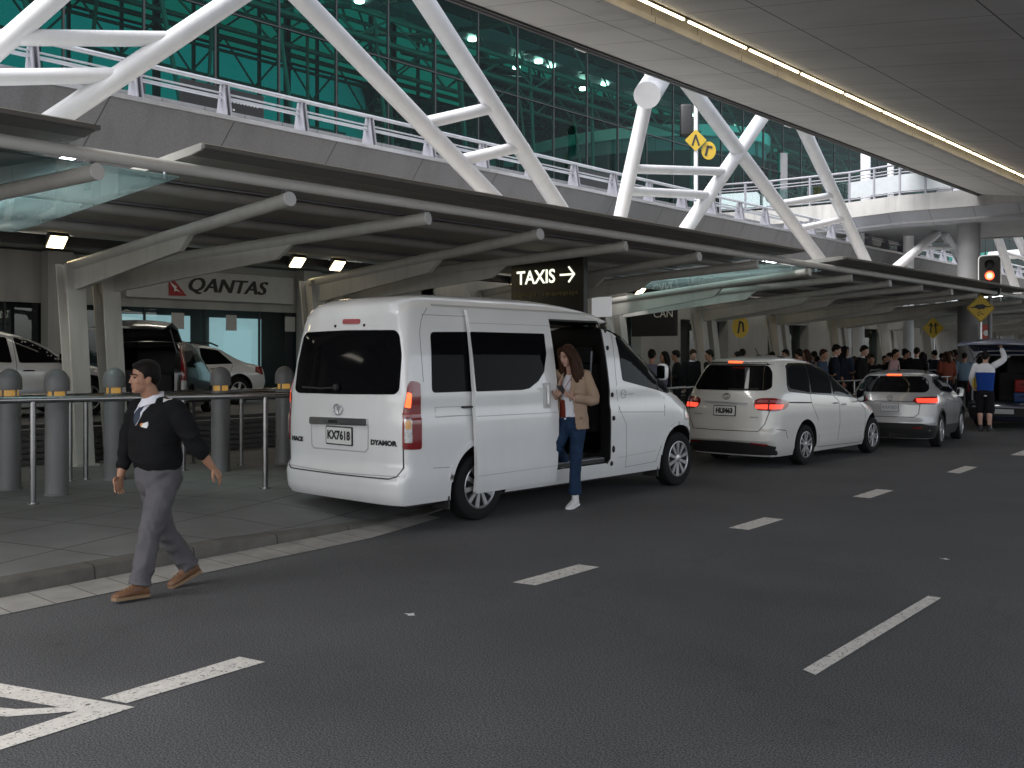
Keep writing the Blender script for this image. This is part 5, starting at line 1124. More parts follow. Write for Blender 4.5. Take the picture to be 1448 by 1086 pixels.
obj('door_strip', patch(L_, 'R', [[(1.3, .49), (3.0, .47), (3.0, .52), (1.3, .54)]], .012, .015, .1), alu, osuv); obj('roof_trim', seams(L_, 'R', [[(.8, 1.47), (2.2, 1.47), (2.55, 1.41), (2.85, 1.245), (3.2, .98)]], .03, .012), alu, osuv)
Q_ = Prof(W=[(.18, .75), (.4, .83), (.7, .84), (.88, .81), (1.1, .72), (1.3, .63), (1.36, .52), (1.4, .35)],
          R=[(.18, .1), (.5, .0), (.75, .05), (.88, .1), (.95, .5), (1.05, .75), (1.25, 1.1), (1.34, 1.4), (1.4, 1.8)],
          F=[(.18, 4.1), (.5, 4.25), (.7, 4.15), (.82, 3.7), (.9, 3.1), (1.1, 2.8), (1.28, 2.5), (1.36, 2.2), (1.4, 2.05)], cr=.3, cf=.6)
sed = thing('saloon_car', 'silver saloon car seen side on behind the bollards below the airline sign', 'car', (-20.8, 13.75, .6), PI)
build_car(sed, Q_, zlist((.18, .5, 4), (.5, .9, 6), (.9, 1.25, 7), (1.25, 1.4, 7)), car_bright, (.85, 3.35), .31, .37, .84, 'five',
          [('side_window', [rpoly([(.98, .93), (1.3, 1.24), (1.75, 1.29), (1.78, .91)], .04), rpoly([(1.84, .91), (1.82, 1.29), (2.25, 1.26), (2.75, .9)], .04)], tint)], None,
          gap_lines=[[(1.8, 1.3), (1.81, .9), (1.7, .3)], [(2.8, .9), (2.75, .3)], [(1.0, .9), (1.15, .6)]], mirror_at=(2.75, .95, .8), mcol=car_silver)
for fc in 'RL':
    obj('tail_lamp', patch(Q_, fc, [rpoly([(.20, .66), (.42, .74), (.40, .86), (.22, .87)], .02)], .01, .03, .05), red_lens, sed, 40)
    for y in (1.5, 2.5): handle(Q_, sed, fc, y, .82, chrome, .09)
    bm = nb(); s = 1 if fc == 'R' else -1; tube(bm, [(s*.5, 1.2, 1.33), (s*.52, 1.4, 1.40), (s*.52, 2.3, 1.40), (s*.5, 2.5, 1.33)], .02, 8); obj('roof_rail', bm, blackm, sed, 40)
hb = thing('dark_people_mover', 'black people mover with its tailgate raised beside the silver saloon', 'car', (-16.3, 8.62, .6), math.radians(48)); HBS = .86
H_ = Prof(W=[(.2, .74), (.4, .80), (.9, .81), (1.1, .78), (1.4, .70), (1.55, .62), (1.62, .45), (1.65, .3)], R=[(.2, .1), (.4, .0), (.5, .03), (1.0, .05), (1.4, .18), (1.56, .35), (1.62, .7), (1.65, 1.1)],
          F=[(.2, 3.4), (.5, 3.6), (.8, 3.5), (.95, 3.1), (1.2, 2.6), (1.45, 2.2), (1.58, 1.9), (1.65, 1.5)], cr=.2, cf=.5, nr=3.6)
cv = nb(); rbox(cv, -.60, .60, -.5, 1.8, .52, 1.46, .08, 3)
build_car(hb, H_, zlist((.2, .5, 4), (.5, 1.1, 7), (1.1, 1.5, 7), (1.5, 1.65, 7)), car_black, (.75, 2.9), .31, .37, .81, 'five', [('side_window', [rpoly([(.4, 1.05), (.5, 1.38), (1.3, 1.4), (1.3, 1.03)], .05)], tint)], None, extra_cut=[cv])
bm = nb(); rings = []
for y, z, hh in ((.4, 1.58, .03), (.0, 1.80, .06), (-.5, 1.90, .06), (-1.2, 1.80, .02)): rings.append([Vector((x, y, z+dz-.06*abs(x)**2)) for x, dz in [(-.68, 0), (-.35, 0), (0, 0), (.35, 0), (.68, 0), (.68, hh), (.35, hh+.02), (0, hh+.025), (-.35, hh+.02), (-.68, hh)]])
loft(bm, rings); obj('tailgate', bm, car_black, hb, 40)
for s in (-1, 1):
    fc = 'CR' if s > 0 else 'CL'
    obj('tail_lamp', patch(H_, fc, [rpoly([(.55, .75), (.93, .75), (.95, 1.1), (.97, 1.48), (.75, 1.48), (.6, 1.1)], .02)], .01, .03, .04), red_lens, hb, 40); obj('reverse_light', patch(H_, fc, [rpoly([(.58, .60), (.93, .60), (.93, .78), (.58, .78)], .02)], .012, .03, .04), clear_lens, hb, 40)
    bm = nb(); tube(bm, [(s*.62, .2, 1.35), (s*.58, -.2, 1.80)], .013, 8); obj('gas_strut', bm, rail_grey, hb, 40)
bm = nb(); rbox(bm, -.45, .1, .3, .8, .55, 1.0, .05, 2); rbox(bm, .1, .5, .35, .8, .55, .9, .05, 2); obj('boot_load', bm, seat_m, hb, 40); hb.scale = (HBS, HBS, HBS)

# ================================================================== PEOPLE
skin_a = mat('skin_tan', (.36, .185, .115), .5, var=.08, vscale=12); skin_b = mat('skin_fair', (.50, .30, .23), .5, var=.08, vscale=12)
hair_dk = mat('hair_black', (.010, .008, .007), .5, spec=.12, bump=.5, bscale=140); hair_br = mat('hair_brown', (.042, .019, .011), .5, spec=.12, var=.35, vscale=26, bump=.15, bscale=60)
knit = mat('black_knit', (.012, .012, .013), .9, spec=.12, bump=.4, bscale=160); trouser = mat('grey_trousers', (.105, .10, .108), .8, spec=.12, var=.1, vscale=9, bump=.9, bscale=14)
shirt = mat('white_shirt', (.74, .74, .80), .7); tie_m = mat('navy_tie', (.02, .03, .06), .5); boot = mat('brown_boot', (.15, .07, .034), .5, var=.2, vscale=18); sole_m = mat('tan_sole', (.22, .14, .08), .7)
beige = mat('beige_jacket', (.36, .255, .185), .8, spec=.12, var=.06, vscale=8, bump=.5, bscale=22); denim = mat('blue_denim', (.017, .036, .078), .8, spec=.12, var=.3, vscale=10, bump=.7, bscale=18)
rust_top = mat('rust_panel', (.16, .03, .018), .8, spec=.12); eye_m = mat('eye_dark', (.02, .012, .01), .3); lip_m = mat('lip', (.34, .13, .11), .5)
def sph(bm, c, r, M=None, u=18, v=12):
    t = nb(); bmesh.ops.create_uvsphere(t, u_segments=u, v_segments=v, radius=1)
    for q in t.verts: q.co = Vector((c[0]+q.co.x*r[0], c[1]+q.co.y*r[1], c[2]+q.co.z*r[2]))
    add(bm, t, M)
def limb(bm, pts, rs, seg=16, flat=None, dome=.9):
    """tapered round limb with domed ends; flat = (axis vector, factor) squeezes it"""
    pts = [Vector(p) for p in pts]; P, R = [], []
    d0 = (pts[0]-pts[1]).normalized(); d1 = (pts[-1]-pts[-2]).normalized()
    for k in (1, .8, .45): P.append(pts[0]+d0*rs[0]*k*.9); R.append(rs[0]*math.sqrt(max(.02, 1-k*k)))
    # smooth the polyline
    for i in range(len(pts)):
        P.append(pts[i]); R.append(rs[i])
        if i < len(pts)-1:
            p0 = pts[max(0, i-1)]; p1, p2 = pts[i], pts[i+1]; p3 = pts[min(len(pts)-1, i+2)]
            for t in (.33, .66):
                q = .5*((2*p1)+(p2-p0)*t+(2*p0-5*p1+4*p2-p3)*t*t+(3*p1-p0-3*p2+p3)*t**3); P.append(q); R.append(rs[i]+(rs[i+1]-rs[i])*t)
    for k in (.45, .8, 1): P.append(pts[-1]+d1*rs[-1]*k*dome); R.append(rs[-1]*math.sqrt(max(.02, 1-k*k)))
    rings = []; px = None
    for i, p in enumerate(P):
        d = (P[min(i+1, len(P)-1)]-P[max(i-1, 0)]).normalized()
        x = px-d*px.dot(d) if px is not None else None
        if x is None or x.length < .05: x = ring_frame(d)[0]
        x.normalize(); px = x; y = d.cross(x)
        ring = []
        for k in range(seg):
            o = x*(R[i]*math.cos(2*PI*k/seg))+y*(R[i]*math.sin(2*PI*k/seg))
            if flat: o = o-flat[0]*o.dot(flat[0])*(1-flat[1])
            ring.append(p+o)
        rings.append(ring)
    loft(bm, rings)
def trunk(bm, secs, seg=28):
    """secs: (centre, lateral axis, half width, half depth)"""
    rings = []
    for c, lat, a, b_ in secs:
        c = Vector(c); lat = Vector(lat).normalized(); fw = Vector((0, 0, 1)).cross(lat)
        rings.append([c+lat*(a*abs(math.cos(t))**.8*(1 if math.cos(t) > 0 else -1))+fw*(b_*abs(math.sin(t))**.85*(1 if math.sin(t) > 0 else -1)) for t in [2*PI*k/seg for k in range(seg)]])
    loft(bm, rings)
def fuse(name, bm, m, parent, vox, it=4):
    bmesh.ops.recalc_face_normals(bm, faces=bm.faces[:])
    o = obj(name, bm, m, parent)
    r = o.modifiers.new('r', 'REMESH'); r.mode = 'VOXEL'; r.voxel_size = vox; r.use_smooth_shade = True
    if it: s = o.modifiers.new('s', 'SMOOTH'); s.factor = .5; s.iterations = it
    me = evald(o); o.modifiers.clear(); o.data = me; me.shade_smooth(); 
    if len(me.materials) == 0: me.materials.append(m)
    return o
from mathutils import noise as NZ
def crumple(o, amp, sc, oct_=2):
    me = o.data; nrm = [v.normal.copy() for v in me.vertices]
    for v, nn in zip(me.vertices, nrm):
        p = Vector((v.co.x*sc[0], v.co.y*sc[1], v.co.z*sc[2])); q = p+Vector((NZ.noise(p*.7), NZ.noise(p*.7+Vector((9, 2, 5))), NZ.noise(p*.7+Vector((3, 7, 1)))))*.9
        r = 1-abs(NZ.noise(q))*2.2; v.co += nn*amp*(r-.45+.4*NZ.noise(p*2.3))
    me.update(); return o
def head_shape(bm, M, k=1.0, female=False):
    S = M @ Matrix.Scale(k, 4)
    sph(bm, (0, -.012, .148), (.073, .093, .083), S); sph(bm, (0, .028, .095), (.061, .066, .085), S); sph(bm, (0, .038, .036), (.045 if female else .056, .053, .037), S)
    sph(bm, (0, .070, .014), (.022, .022, .016), S); sph(bm, (0, .0, .06), (.058, .06, .06), S)
    limb(bm, [S @ Vector(p) for p in ((0, .086, .122), (0, .096, .098), (0, .1035, .081))], [.008*k, .009*k, .0105*k]); sph(bm, (.010, .092, .077), (.008, .011, .007), S); sph(bm, (-.010, .092, .077), (.008, .011, .007), S); sph(bm, (0, .058, .050), (.042, .036, .042), S); sph(bm, (.025, .052, .060), (.028, .034, .042), S); sph(bm, (-.025, .052, .060), (.028, .034, .042), S)
    sph(bm, (.03, .076, .128), (.026, .014, .008), S); sph(bm, (-.03, .076, .128), (.026, .014, .008), S)
    sph(bm, (.030, .062, .084), (.026, .022, .030), S); sph(bm, (-.030, .062, .084), (.026, .022, .030), S)
    sph(bm, (0, .084, .046), (.024, .011, .006), S); sph(bm, (0, .082, .037), (.020, .011, .007), S)
    for s in (-1, 1): sph(bm, (s*.073, -.006, .098), (.010, .02, .032), S); sph(bm, (s*.071, .0, .076), (.009, .012, .014), S)
def face_bits(root, M, k=1.0, brow=hair_dk):
    S = M @ Matrix.Scale(k, 4); bm = nb()
    for s in (-1, 1): limb(bm, [S @ Vector((s*.013, .090, .133)), S @ Vector((s*.032, .089, .139)), S @ Vector((s*.052, .074, .134))], [.0035*k, .0045*k, .003*k], 8)
    obj('eyebrows', bm, brow, root, 60)
    bm = nb()
    for s in (-1, 1): sph(bm, (s*.031, .081, .112), (.0125, .010, .0055), S, 12, 8)
    obj('eyes', bm, eye_m, root, 60)
    bm = nb(); limb(bm, [S @ Vector((-.021, .0875, .042)), S @ Vector((0, .0935, .043)), S @ Vector((.021, .0875, .042))], [.0025*k, .005*k, .0025*k], 8); obj('lips', bm, lip_m, root, 60)
def short_hair(root, M, m, k=1.0, vox=.006):
    S = M @ Matrix.Scale(k, 4); bm = nb()
    sph(bm, (0, -.020, .165), (.081, .096, .080), S); sph(bm, (0, .038, .197), (.060, .044, .028), S); sph(bm, (0, -.062, .12), (.070, .056, .075), S)
    for s in (-1, 1): sph(bm, (s*.070, -.010, .145), (.014, .045, .045), S); limb(bm, [S @ Vector((s*.074, .022, .15)), S @ Vector((s*.073, .024, .105))], [.010*k, .006*k], 8)
    return fuse('hair', bm, m, root, vox, 2)
def hand(bm, w, d, palm, side, curl=.35, k=1.0, spread=.9):
    """w wrist point, d finger direction, palm = palm normal, thumb leaves on the given side vector"""
    d = Vector(d).normalized(); n = Vector(palm); n = (n-d*n.dot(d)).normalized(); s = Vector(side); s = (s-d*s.dot(d)-n*s.dot(n)).normalized()
    w = Vector(w)
    trunkr = []
    for t, a, b_ in ((-.02, .024, .019), (.015, .028, .018), (.05, .038, .016), (.085, .040, .0135), (.095, .036, .011)):
        c = w+d*t*k; trunkr.append([c+s*(a*k*math.cos(q))+n*(b_*k*math.sin(q)) for q in [2*PI*j/16 for j in range(16)]])
    loft(bm, trunkr)
    for i, (o, L) in enumerate(((.034, .068), (.0118, .077), (-.0108, .071), (-.0325, .054))):
        p = w+d*.088*k+s*o*k; dd = (d+s*o*spread*1.6).normalized(); pts = [p]; ang = curl*(.6+.12*i)
        for seg_, fr in enumerate((.45, .31, .24)):
            q = Quaternion(s, 0); ax = n.cross(dd) if False else s
            dd = (dd*math.cos(ang)+n*math.sin(ang)).normalized(); p = p+dd*L*fr*k; pts.append(p); ang *= 1.15
        limb(bm, pts, [.0088*k, .0082*k, .0076*k, .0062*k], 10)
    b0 = w+d*.025*k+s*.026*k; t1 = b0+(d*.6+s*.75+n*.25).normalized()*.036*k; t2 = t1+(d*.9+s*.25+n*.35).normalized()*.032*k
    limb(bm, [b0-s*.008*k, t1, t2, t2+(d*.95+n*.35).normalized()*.02*k], [.0135*k, .012*k, .010*k, .0075*k], 10)
def shoe_shape(ankle, toe_dir, L=.27, up=(0, 0, 1), k=1.0):
    """returns (upper bmesh, sole bmesh); ankle joint sits .09 above the sole"""
    f = Vector(toe_dir).normalized(); u = Vector(up).normalized(); r = f.cross(u).normalized(); u = r.cross(f).normalized()
    a = Vector(ankle); base = a-u*.085*k
    P = lambda x, z: base+f*x*k+u*z*k
    bm = nb(); rings = []
    for x, z, wd, h in ((-.068, .045, .018, .03), (-.058, .05, .032, .045), (-.02, .06, .037, .055), (.03, .055, .038, .05), (.08, .042, .043, .037), (.13, .035, .046, .028), (.17, .029, .040, .022), (.195, .025, .022, .014)):
        rings.append([P(x, z)+r*(wd*k*math.cos(q))+u*(h*k*math.sin(q)) for q in [2*PI*j/18 for j in range(18)]])
    loft(bm, rings); limb(bm, [P(-.015, .08), P(-.015, .13)], [.043*k, .045*k], 16)
    so = nb(); pts = [(-.075, .02), (-.06, .036), (.0, .038), (.08, .045), (.14, .047), (.185, .034), (.203, .0)]
    o2 = [(x, y) for x, y in pts]+[(x, -y) for x, y in pts[-2::-1]]
    prism(so, o2, lambda x, y: P(x, 0)+r*y*k, lambda x, y: P(x, .022)+r*y*k)
    return bm, so
def project_patch(name, target, pts, origin_dir, m, parent, off=.004, step=.02):
    """small flat cloth pieces laid onto a clothing mesh along a direction"""
    bvh = BVHTree.FromPolygons([v.co for v in target.data.vertices], [p.vertices for p in target.data.polygons])
    o, ux, uy = [Vector(q) for q in origin_dir]; nz = ux.cross(uy).normalized()
    bm = nb(); bm.faces.new([bm.verts.new((x, y, 0)) for x, y in pts]); grid_cut(bm, step)
    for v in bm.verts:
        p = o+ux*v.co.x+uy*v.co.y; h = bvh.ray_cast(p+nz*.5, -nz)
        v.co = (h[0]+nz*off) if h[0] is not None else p
    r = bmesh.ops.extrude_face_region(bm, geom=bm.faces[:])
    bmesh.ops.translate(bm, vec=-nz*.006, verts=[v for v in r['geom'] if isinstance(v, bmesh.types.BMVert)])
    return obj(name, bm, m, parent, 60)
def head_M(pos, yaw, pitch=0, roll=0): return Matrix.Translation(pos) @ Matrix.Rotation(yaw, 4, 'Z') @ Matrix.Rotation(-pitch, 4, 'X') @ Matrix.Rotation(roll, 4, 'Y')
X = Vector

# -------- walking attendant (local: x his right, y ahead, z up; heads along -Y of the street)
man = thing('person', 'man in black V-neck sweater and grey trousers walking along the road edge', 'person', (-6.645, 3.63, 0), PI)
hm = head_M((.0, .10, 1.43), math.radians(-9), math.radians(2)); HK = .97
LS, RS = X((-.185, -.035, 1.325)), X((.185, .06, 1.32)); LE, RE = X((-.275, -.135, 1.06)), X((.255, .105, 1.02)); LW, RW = X((-.285, -.255, .90)), X((.245, .155, .835))
bm = nb(); head_shape(bm, hm, HK); limb(bm, [(0, .02, 1.32), (0, .055, 1.40), (0, .085, 1.47)], [.066, .060, .058])
trunk(bm, [((0, 0, .80), (1, 0, 0), .12, .08), ((0, .01, 1.0), (1, 0, 0), .14, .09), ((0, .02, 1.25), (1, .2, 0), .15, .09), ((0, .02, 1.36), (1, .2, 0), .08, .06)])
for s_, e_, w_ in ((LS, LE, LW), (RS, RE, RW)): limb(bm, [s_, e_, e_+(w_-e_)*.5, w_], [.042, .040, .037, .027])
hand(bm, LW, X((-.02, -.12, -.15)), (.75, .45, -.25), (.15, .75, -.6), .42, .95); hand(bm, RW, X((-.05, .055, -.16)), (-.95, -.05, -.2), (-.1, .95, .25), .38, .95)
for hx, kx_, ax_ in (((-.085, 0, .80), (-.085, .105, .46), (-.07, .175, .10)), ((.085, 0, .80), (.085, -.08, .45), (.085, -.29, .14))): limb(bm, [hx, kx_, ax_], [.08, .05, .036])
fuse('body', bm, skin_a, man, .0042, 5); face_bits(man, hm, HK); short_hair(man, hm, hair_dk, HK)
bm = nb()
trunk(bm, [((.0, .005, .885), (1, .05, 0), .165, .118), ((.0, .005, .90), (1, .05, 0), .183, .138), ((.0, .015, .95), (1, .07, 0), .196, .152), ((0, .02, 1.03), (1, .1, 0), .200, .156), ((0, .025, 1.12), (1, .15, 0), .202, .148), ((0, .02, 1.22), (1, .22, 0), .206, .136), ((0, .015, 1.29), (1, .25, 0), .200, .115), ((0, .012, 1.345), (1, .25, 0), .165, .090), ((0, .012, 1.375), (1, .25, 0), .105, .072), ((0, .016, 1.395), (1, .25, 0), .072, .062)])
limb(bm, [LS+X((.03, 0, -.01)), LS+(LE-LS)*.5, LE, LE+(LW-LE)*.32], [.080, .074, .064, .055]); limb(bm, [RS+X((-.03, 0, -.01)), RS+(RE-RS)*.5, RE, RE+(RW-RE)*.52], [.080, .073, .063, .052])
limb(bm, [LE+(LW-LE)*.26, LE+(LW-LE)*.34], [.057, .056]); limb(bm, [RE+(RW-RE)*.44, RE+(RW-RE)*.56], [.056, .055])
for q in range(9):                                                    # soft folds at elbows and waist
    a = random.uniform(0, 6.28); z = random.uniform(.92, 1.05); limb(bm, [(.19*math.cos(a), .14*math.sin(a)+.01, z), (.19*math.cos(a+.5), .145*math.sin(a+.5)+.01, z-.03)], [.012, .009], 8)
sw = crumple(fuse('sweater', bm, knit, man, .008, 3), .011, (4.5, 4.5, 8))
fw_ = X((.12, .99, 0)); rt = X((.99, -.12, 0)); CO = (X((0, 0, 1.30)), -rt, X((0, 0, 1)))
project_patch('shirt_front', sw, [(-.075, .085), (.075, .085), (.052, .02), (.012, -.085), (0, -.10), (-.012, -.085), (-.052, .02)], CO, shirt, man, .004, .012)
tv = project_patch('necktie', sw, [(-.018, .055), (.018, .055), (.022, .035), (.026, -.05), (.004, -.094), (-.012, -.075), (-.026, -.04), (-.020, .035)], CO, tie_m, man, .011, .012)
bm = nb()
for s_ in (-1, 1):
    rings = [];
    for a in [(.12+.26*k/8)*2*PI for k in range(9)]:
        pass
for sgn in (-1, 1):
    pts_in, pts_out = [], []
    for k in range(9):
        a = PI/2-sgn*(k/8*PI*.98); c = X((math.cos(a)*.066, .026+math.sin(a)*.060, 0)); top = 1.425+.012*k/8-.028*(1-k/8); bot = 1.375-(.048*(1-k/8)**2); wid = 1.0+.26*(1-k/8)**1.5
        pts_in.append(X((c.x, c.y+.022*(1-k/8), top))); pts_out.append(X((c.x*wid*1.12, .026+(c.y-.026)*wid*1.18+.018, bot)))
    rings = [[a, a+(a-X((0, .03, a.z))).normalized()*.004, b_+(b_-X((0, .03, b_.z))).normalized()*.005, b_] for a, b_ in zip(pts_in, pts_out)]
    loft(bm, rings)
obj('collar', bm, shirt, man, 50)
project_patch('name_badge', sw, [(.065, -.105), (.125, -.112), (.128, -.09), (.105, -.07), (.085, -.078), (.062, -.085)], CO, sign_white, man, .007, .03); project_patch('badge_patch', sw, [(.050, -.098), (.072, -.098), (.070, -.080), (.054, -.08)], CO, MATS.get('badge_orange') or mat('badge_orange', (.7, .25, .03), .5), man, .008, .03)
project_patch('shoulder_label', sw, [(-.03, -.02), (.03, -.02), (.03, .02), (-.03, .02)], (LS+X((.075, .02, .02)), X((.57, .82, 0)), X((-.656, .456, -.61))), sign_white, man, .006, .03)
project_patch('label_mark', sw, [(-.008, -.008), (.008, -.008), (.008, .008), (-.008, .008)], (LS+X((.075, .02, .02)), X((.57, .82, 0)), X((-.656, .456, -.61))), red_tail, man, .0075, .03)
# trousers
LA, RA, LK, RK, LH, RH = X((-.07, .175, .10)), X((.085, -.29, .14)), X((-.088, .105, .46)), X((.085, -.08, .45)), X((-.088, .0, .80)), X((.088, -.01, .80))
bm = nb(); trunk(bm, [((0, 0, .94), (1, .03, 0), .168, .128), ((0, 0, .88), (1, .03, 0), .178, .138), ((0, -.005, .80), (1, 0, 0), .182, .142), ((0, -.005, .74), (1, 0, 0), .165, .12), ((0, 0, .70), (1, 0, 0), .10, .08)])
for h, kn, an in ((LH, LK, LA), (RH, RK, RA)):
    limb(bm, [h, h+(kn-h)*.5, kn, kn+(an-kn)*.5, an+(kn-an)*.12, an+(an-kn)*-.01], [.108, .095, .078, .073, .072, .080], dome=.12)
    for q in range(7):
        t_ = random.uniform(.15, .95); b0 = h+(kn-h)*t_ if q < 3 else kn+(an-kn)*t_; d_ = (kn-h if q < 3 else an-kn).normalized(); a = random.uniform(0, 6.28); o_ = X((math.cos(a), math.sin(a), 0))*.072; o2 = X((math.cos(a+1.3), math.sin(a+1.3), 0))*.072
        limb(bm, [b0+o_, b0+(o_+o2)*.56+d_*.02, b0+o2+d_*.035], [.010, .014, .009], 8)
crumple(fuse('trousers', bm, trouser, man, .009, 3), .011, (7, 7, 6))
for an, dr, up in ((LA, (0, 1, .05), (0, -.05, 1)), (RA, (0, .93, -.32), (0, .32, .93))):
    u_, s_ = shoe_shape(an, dr, up=up); sh = fuse('boot', u_, boot, man, .006, 2); obj('sole', s_, sole_m, sh, 40)
    f_ = X(dr).normalized(); u2 = X(up).normalized(); r_ = f_.cross(u2).normalized(); u2 = r_.cross(f_).normalized(); b0 = an-u2*.085; bm = nb()
    for q in range(4): c_ = b0+f_*(.045+.022*q)+u2*(.092-.010*q); tube(bm, [c_-r_*.022, c_+u2*.005, c_+r_*.022], .0032, 6)
    tube(bm, [b0+f_*.118+u2*.066-r_*.028, b0+f_*.125+u2*.070, b0+f_*.118+u2*.066+r_*.028], .003, 6); obj('laces', bm, sole_m, sh, 40)

# -------- woman stepping out of the van with a phone
wom = thing('person', 'woman in beige jacket and jeans stepping out of the van, looking at her phone', 'person', (-7.02, 8.80, 0), math.atan2(-.29, -.95)+0)
wom.rotation_euler = (0, 0, PI+math.atan2(.29, .95))
hw_ = head_M((-.005, .065, 1.60), math.radians(-20), math.radians(20)); WK = .94
LS, RS = X((-.175, -.05, 1.485)), X((.165, .04, 1.485)); LE, RE = X((-.255, -.05, 1.20)), X((.225, -.03, 1.19)); LW, RW = X((-.105, .19, 1.235)), X((.105, .21, 1.25))
bm = nb(); head_shape(bm, hw_, WK, True); limb(bm, [(0, .0, 1.47), (0, .025, 1.54), (0, .055, 1.62)], [.05, .045, .046])
trunk(bm, [((0, 0, .95), (1, 0, 0), .12, .08), ((0, 0, 1.15), (1, 0, 0), .11, .08), ((0, .01, 1.38), (1, 0, 0), .14, .085), ((0, .0, 1.48), (1, 0, 0), .07, .05)])
for s_, e_, w_ in ((LS, LE, LW), (RS, RE, RW)): limb(bm, [s_, e_, e_+(w_-e_)*.5, w_], [.036, .034, .031, .023])
hand(bm, LW, X((.07, .06, .035)), (.35, -.3, .85), (.3, .55, .6), .55, .9); hand(bm, RW, X((-.06, .075, .03)), (-.25, -.35, .85), (-.5, .3, .65), .55, .9)
for pts in (((-.08, 0, .95), (-.075, .04, .53), (-.05, .0, .11)), ((.08, 0, .95), (.10, .15, .68), (.19, -.22, .48))): limb(bm, pts, [.05, .034, .024])
fuse('body', bm, skin_b, wom, .0045, 5); face_bits(wom, hw_, WK, hair_br)
bm = nb(); S = hw_ @ Matrix.Scale(WK, 4)
sph(bm, (0, -.022, .160), (.084, .098, .084), S); sph(bm, (0, -.07, .09), (.078, .06, .10), S)
for s_ in (-1, 1):
    limb(bm, [S @ X((s_*.035, .062, .212)), S @ X((s_*.070, .05, .165)), S @ X((s_*.084, .03, .09)), S @ X((s_*.092, .03, .0)), S @ X((s_*.10, .045, -.10)), S @ X((s_*.105, .06, -.20)), S @ X((s_*.10, .06, -.27))], [.022, .030, .036, .042, .043, .036, .014])
    limb(bm, [S @ X((s_*.06, -.05, .14)), S @ X((s_*.085, -.05, .02)), S @ X((s_*.095, -.03, -.12)), S @ X((s_*.09, .0, -.24))], [.045, .052, .055, .03])
    for q in range(5): limb(bm, [S @ X((s_*(.05+.012*q), .07-.012*q, .17-.02*q)), S @ X((s_*(.088+.006*q), .055-.012*q, .03)), S @ X((s_*(.095+.012*q), .075-.015*q, -.14)), S @ X((s_*(.085+.014*q), .085-.02*q, -.26))], [.010, .012, .013, .006], 8)
limb(bm, [S @ X((0, -.09, .08)), S @ X((0, -.10, -.08)), S @ X((0, -.08, -.2))], [.06, .075, .04])
fuse('hair', bm, hair_br, wom, .0055, 2)
bm = nb(); trunk(bm, [((0, .01, 1.0), (1, 0, 0), .142, .10), ((0, .01, 1.10), (1, 0, 0), .140, .102), ((0, .02, 1.24), (1, 0, 0), .150, .118), ((0, .025, 1.34), (1, 0, 0), .156, .122), ((0, .0, 1.44), (1, 0, 0), .12, .075), ((0, .0, 1.485), (1, 0, 0), .07, .05)])
tp = fuse('top', bm, shirt, wom, .009, 3)
project_patch('top_panel', tp, [(.0, -.24), (.085, -.24), (.08, -.02), (.03, -.02), (.012, -.1)], (X((0, 0, 1.26)), X((-1, 0, 0))*-1, X((0, 0, 1))), rust_top, wom, .005, .02) if False else project_patch('top_panel', tp, [(-.10, -.25), (-.02, -.25), (-.022, -.06), (-.09, -.04)], (X((0, 0, 1.26)), X((-1, 0, 0)), X((0, 0, 1))), rust_top, wom, .005, .02)
bm = nb()
# jacket: open shell lofted as a C around the torso plus sleeves
def jacket_ring(z, a, b_, g0, g1, cy=.0, th=.012):
    o_, i_ = [], []
    for k in range(33):
        t = PI/2+g1+(2*PI-g0-g1)*k/32; p = X((math.cos(t)*a, cy+math.sin(t)*b_, z)); q = X((math.cos(t)*(a-th), cy+math.sin(t)*(b_-th), z)); o_.append(p); i_.append(q)
    return o_+i_[::-1]
loft(bm, [jacket_ring(.885, .205, .165, .52, .62, .0), jacket_ring(.97, .202, .160, .50, .55, .0), jacket_ring(1.08, .188, .145, .48, .5, .005), jacket_ring(1.2, .186, .146, .46, .46, .015), jacket_ring(1.33, .190, .150, .42, .42, .02), jacket_ring(1.43, .185, .122, .38, .38, .008), jacket_ring(1.49, .150, .092, .42, .42, .0), jacket_ring(1.525, .085, .068, .5, .5, -.005)])
limb(bm, [LS+X((.025, 0, 0)), LS+(LE-LS)*.5, LE, LE+(LW-LE)*.55, LE+(LW-LE)*.86], [.066, .066, .060, .054, .046]); limb(bm, [RS+X((-.025, 0, 0)), RS+(RE-RS)*.5, RE, RE+(RW-RE)*.55, RE+(RW-RE)*.86], [.066, .064, .058, .052, .046])
for s_ in (-1, 1): limb(bm, [(s_*.055, .115, 1.46), (s_*.078, .145, 1.38), (s_*.062, .168, 1.28), (s_*.055, .165, 1.2)], [.016, .024, .018, .01], 10)
jk = crumple(fuse('jacket', bm, beige, wom, .0075, 2), .006, (7, 7, 6))
project_patch('jacket_pocket', jk, [(-.055, -.03), (.055, -.03), (.055, .0), (-.055, .0)], (X((-.13, .1, 1.02)), X((-.85, .5, 0))*1, X((0, 0, 1))), beige, wom, .007, .03)
bm = nb(); tube(bm, [(0.0, .165, 1.0), (0, .18, 1.0)], .009, 10); obj('jeans_button', bm, alu, wom, 40)
LH, RH, LK, RK, LA, RA = X((-.085, 0, .92)), X((.085, 0, .92)), X((-.075, .045, .53)), X((.10, .15, .68)), X((-.045, .0, .12)), X((.19, -.22, .49))
bm = nb(); trunk(bm, [((0, .0, 1.03), (1, 0, 0), .140, .105), ((0, -.005, .97), (1, 0, 0), .162, .125), ((0, -.01, .90), (1, 0, 0), .172, .135), ((0, -.005, .84), (1, 0, 0), .15, .11), ((0, 0, .80), (1, 0, 0), .09, .07)])
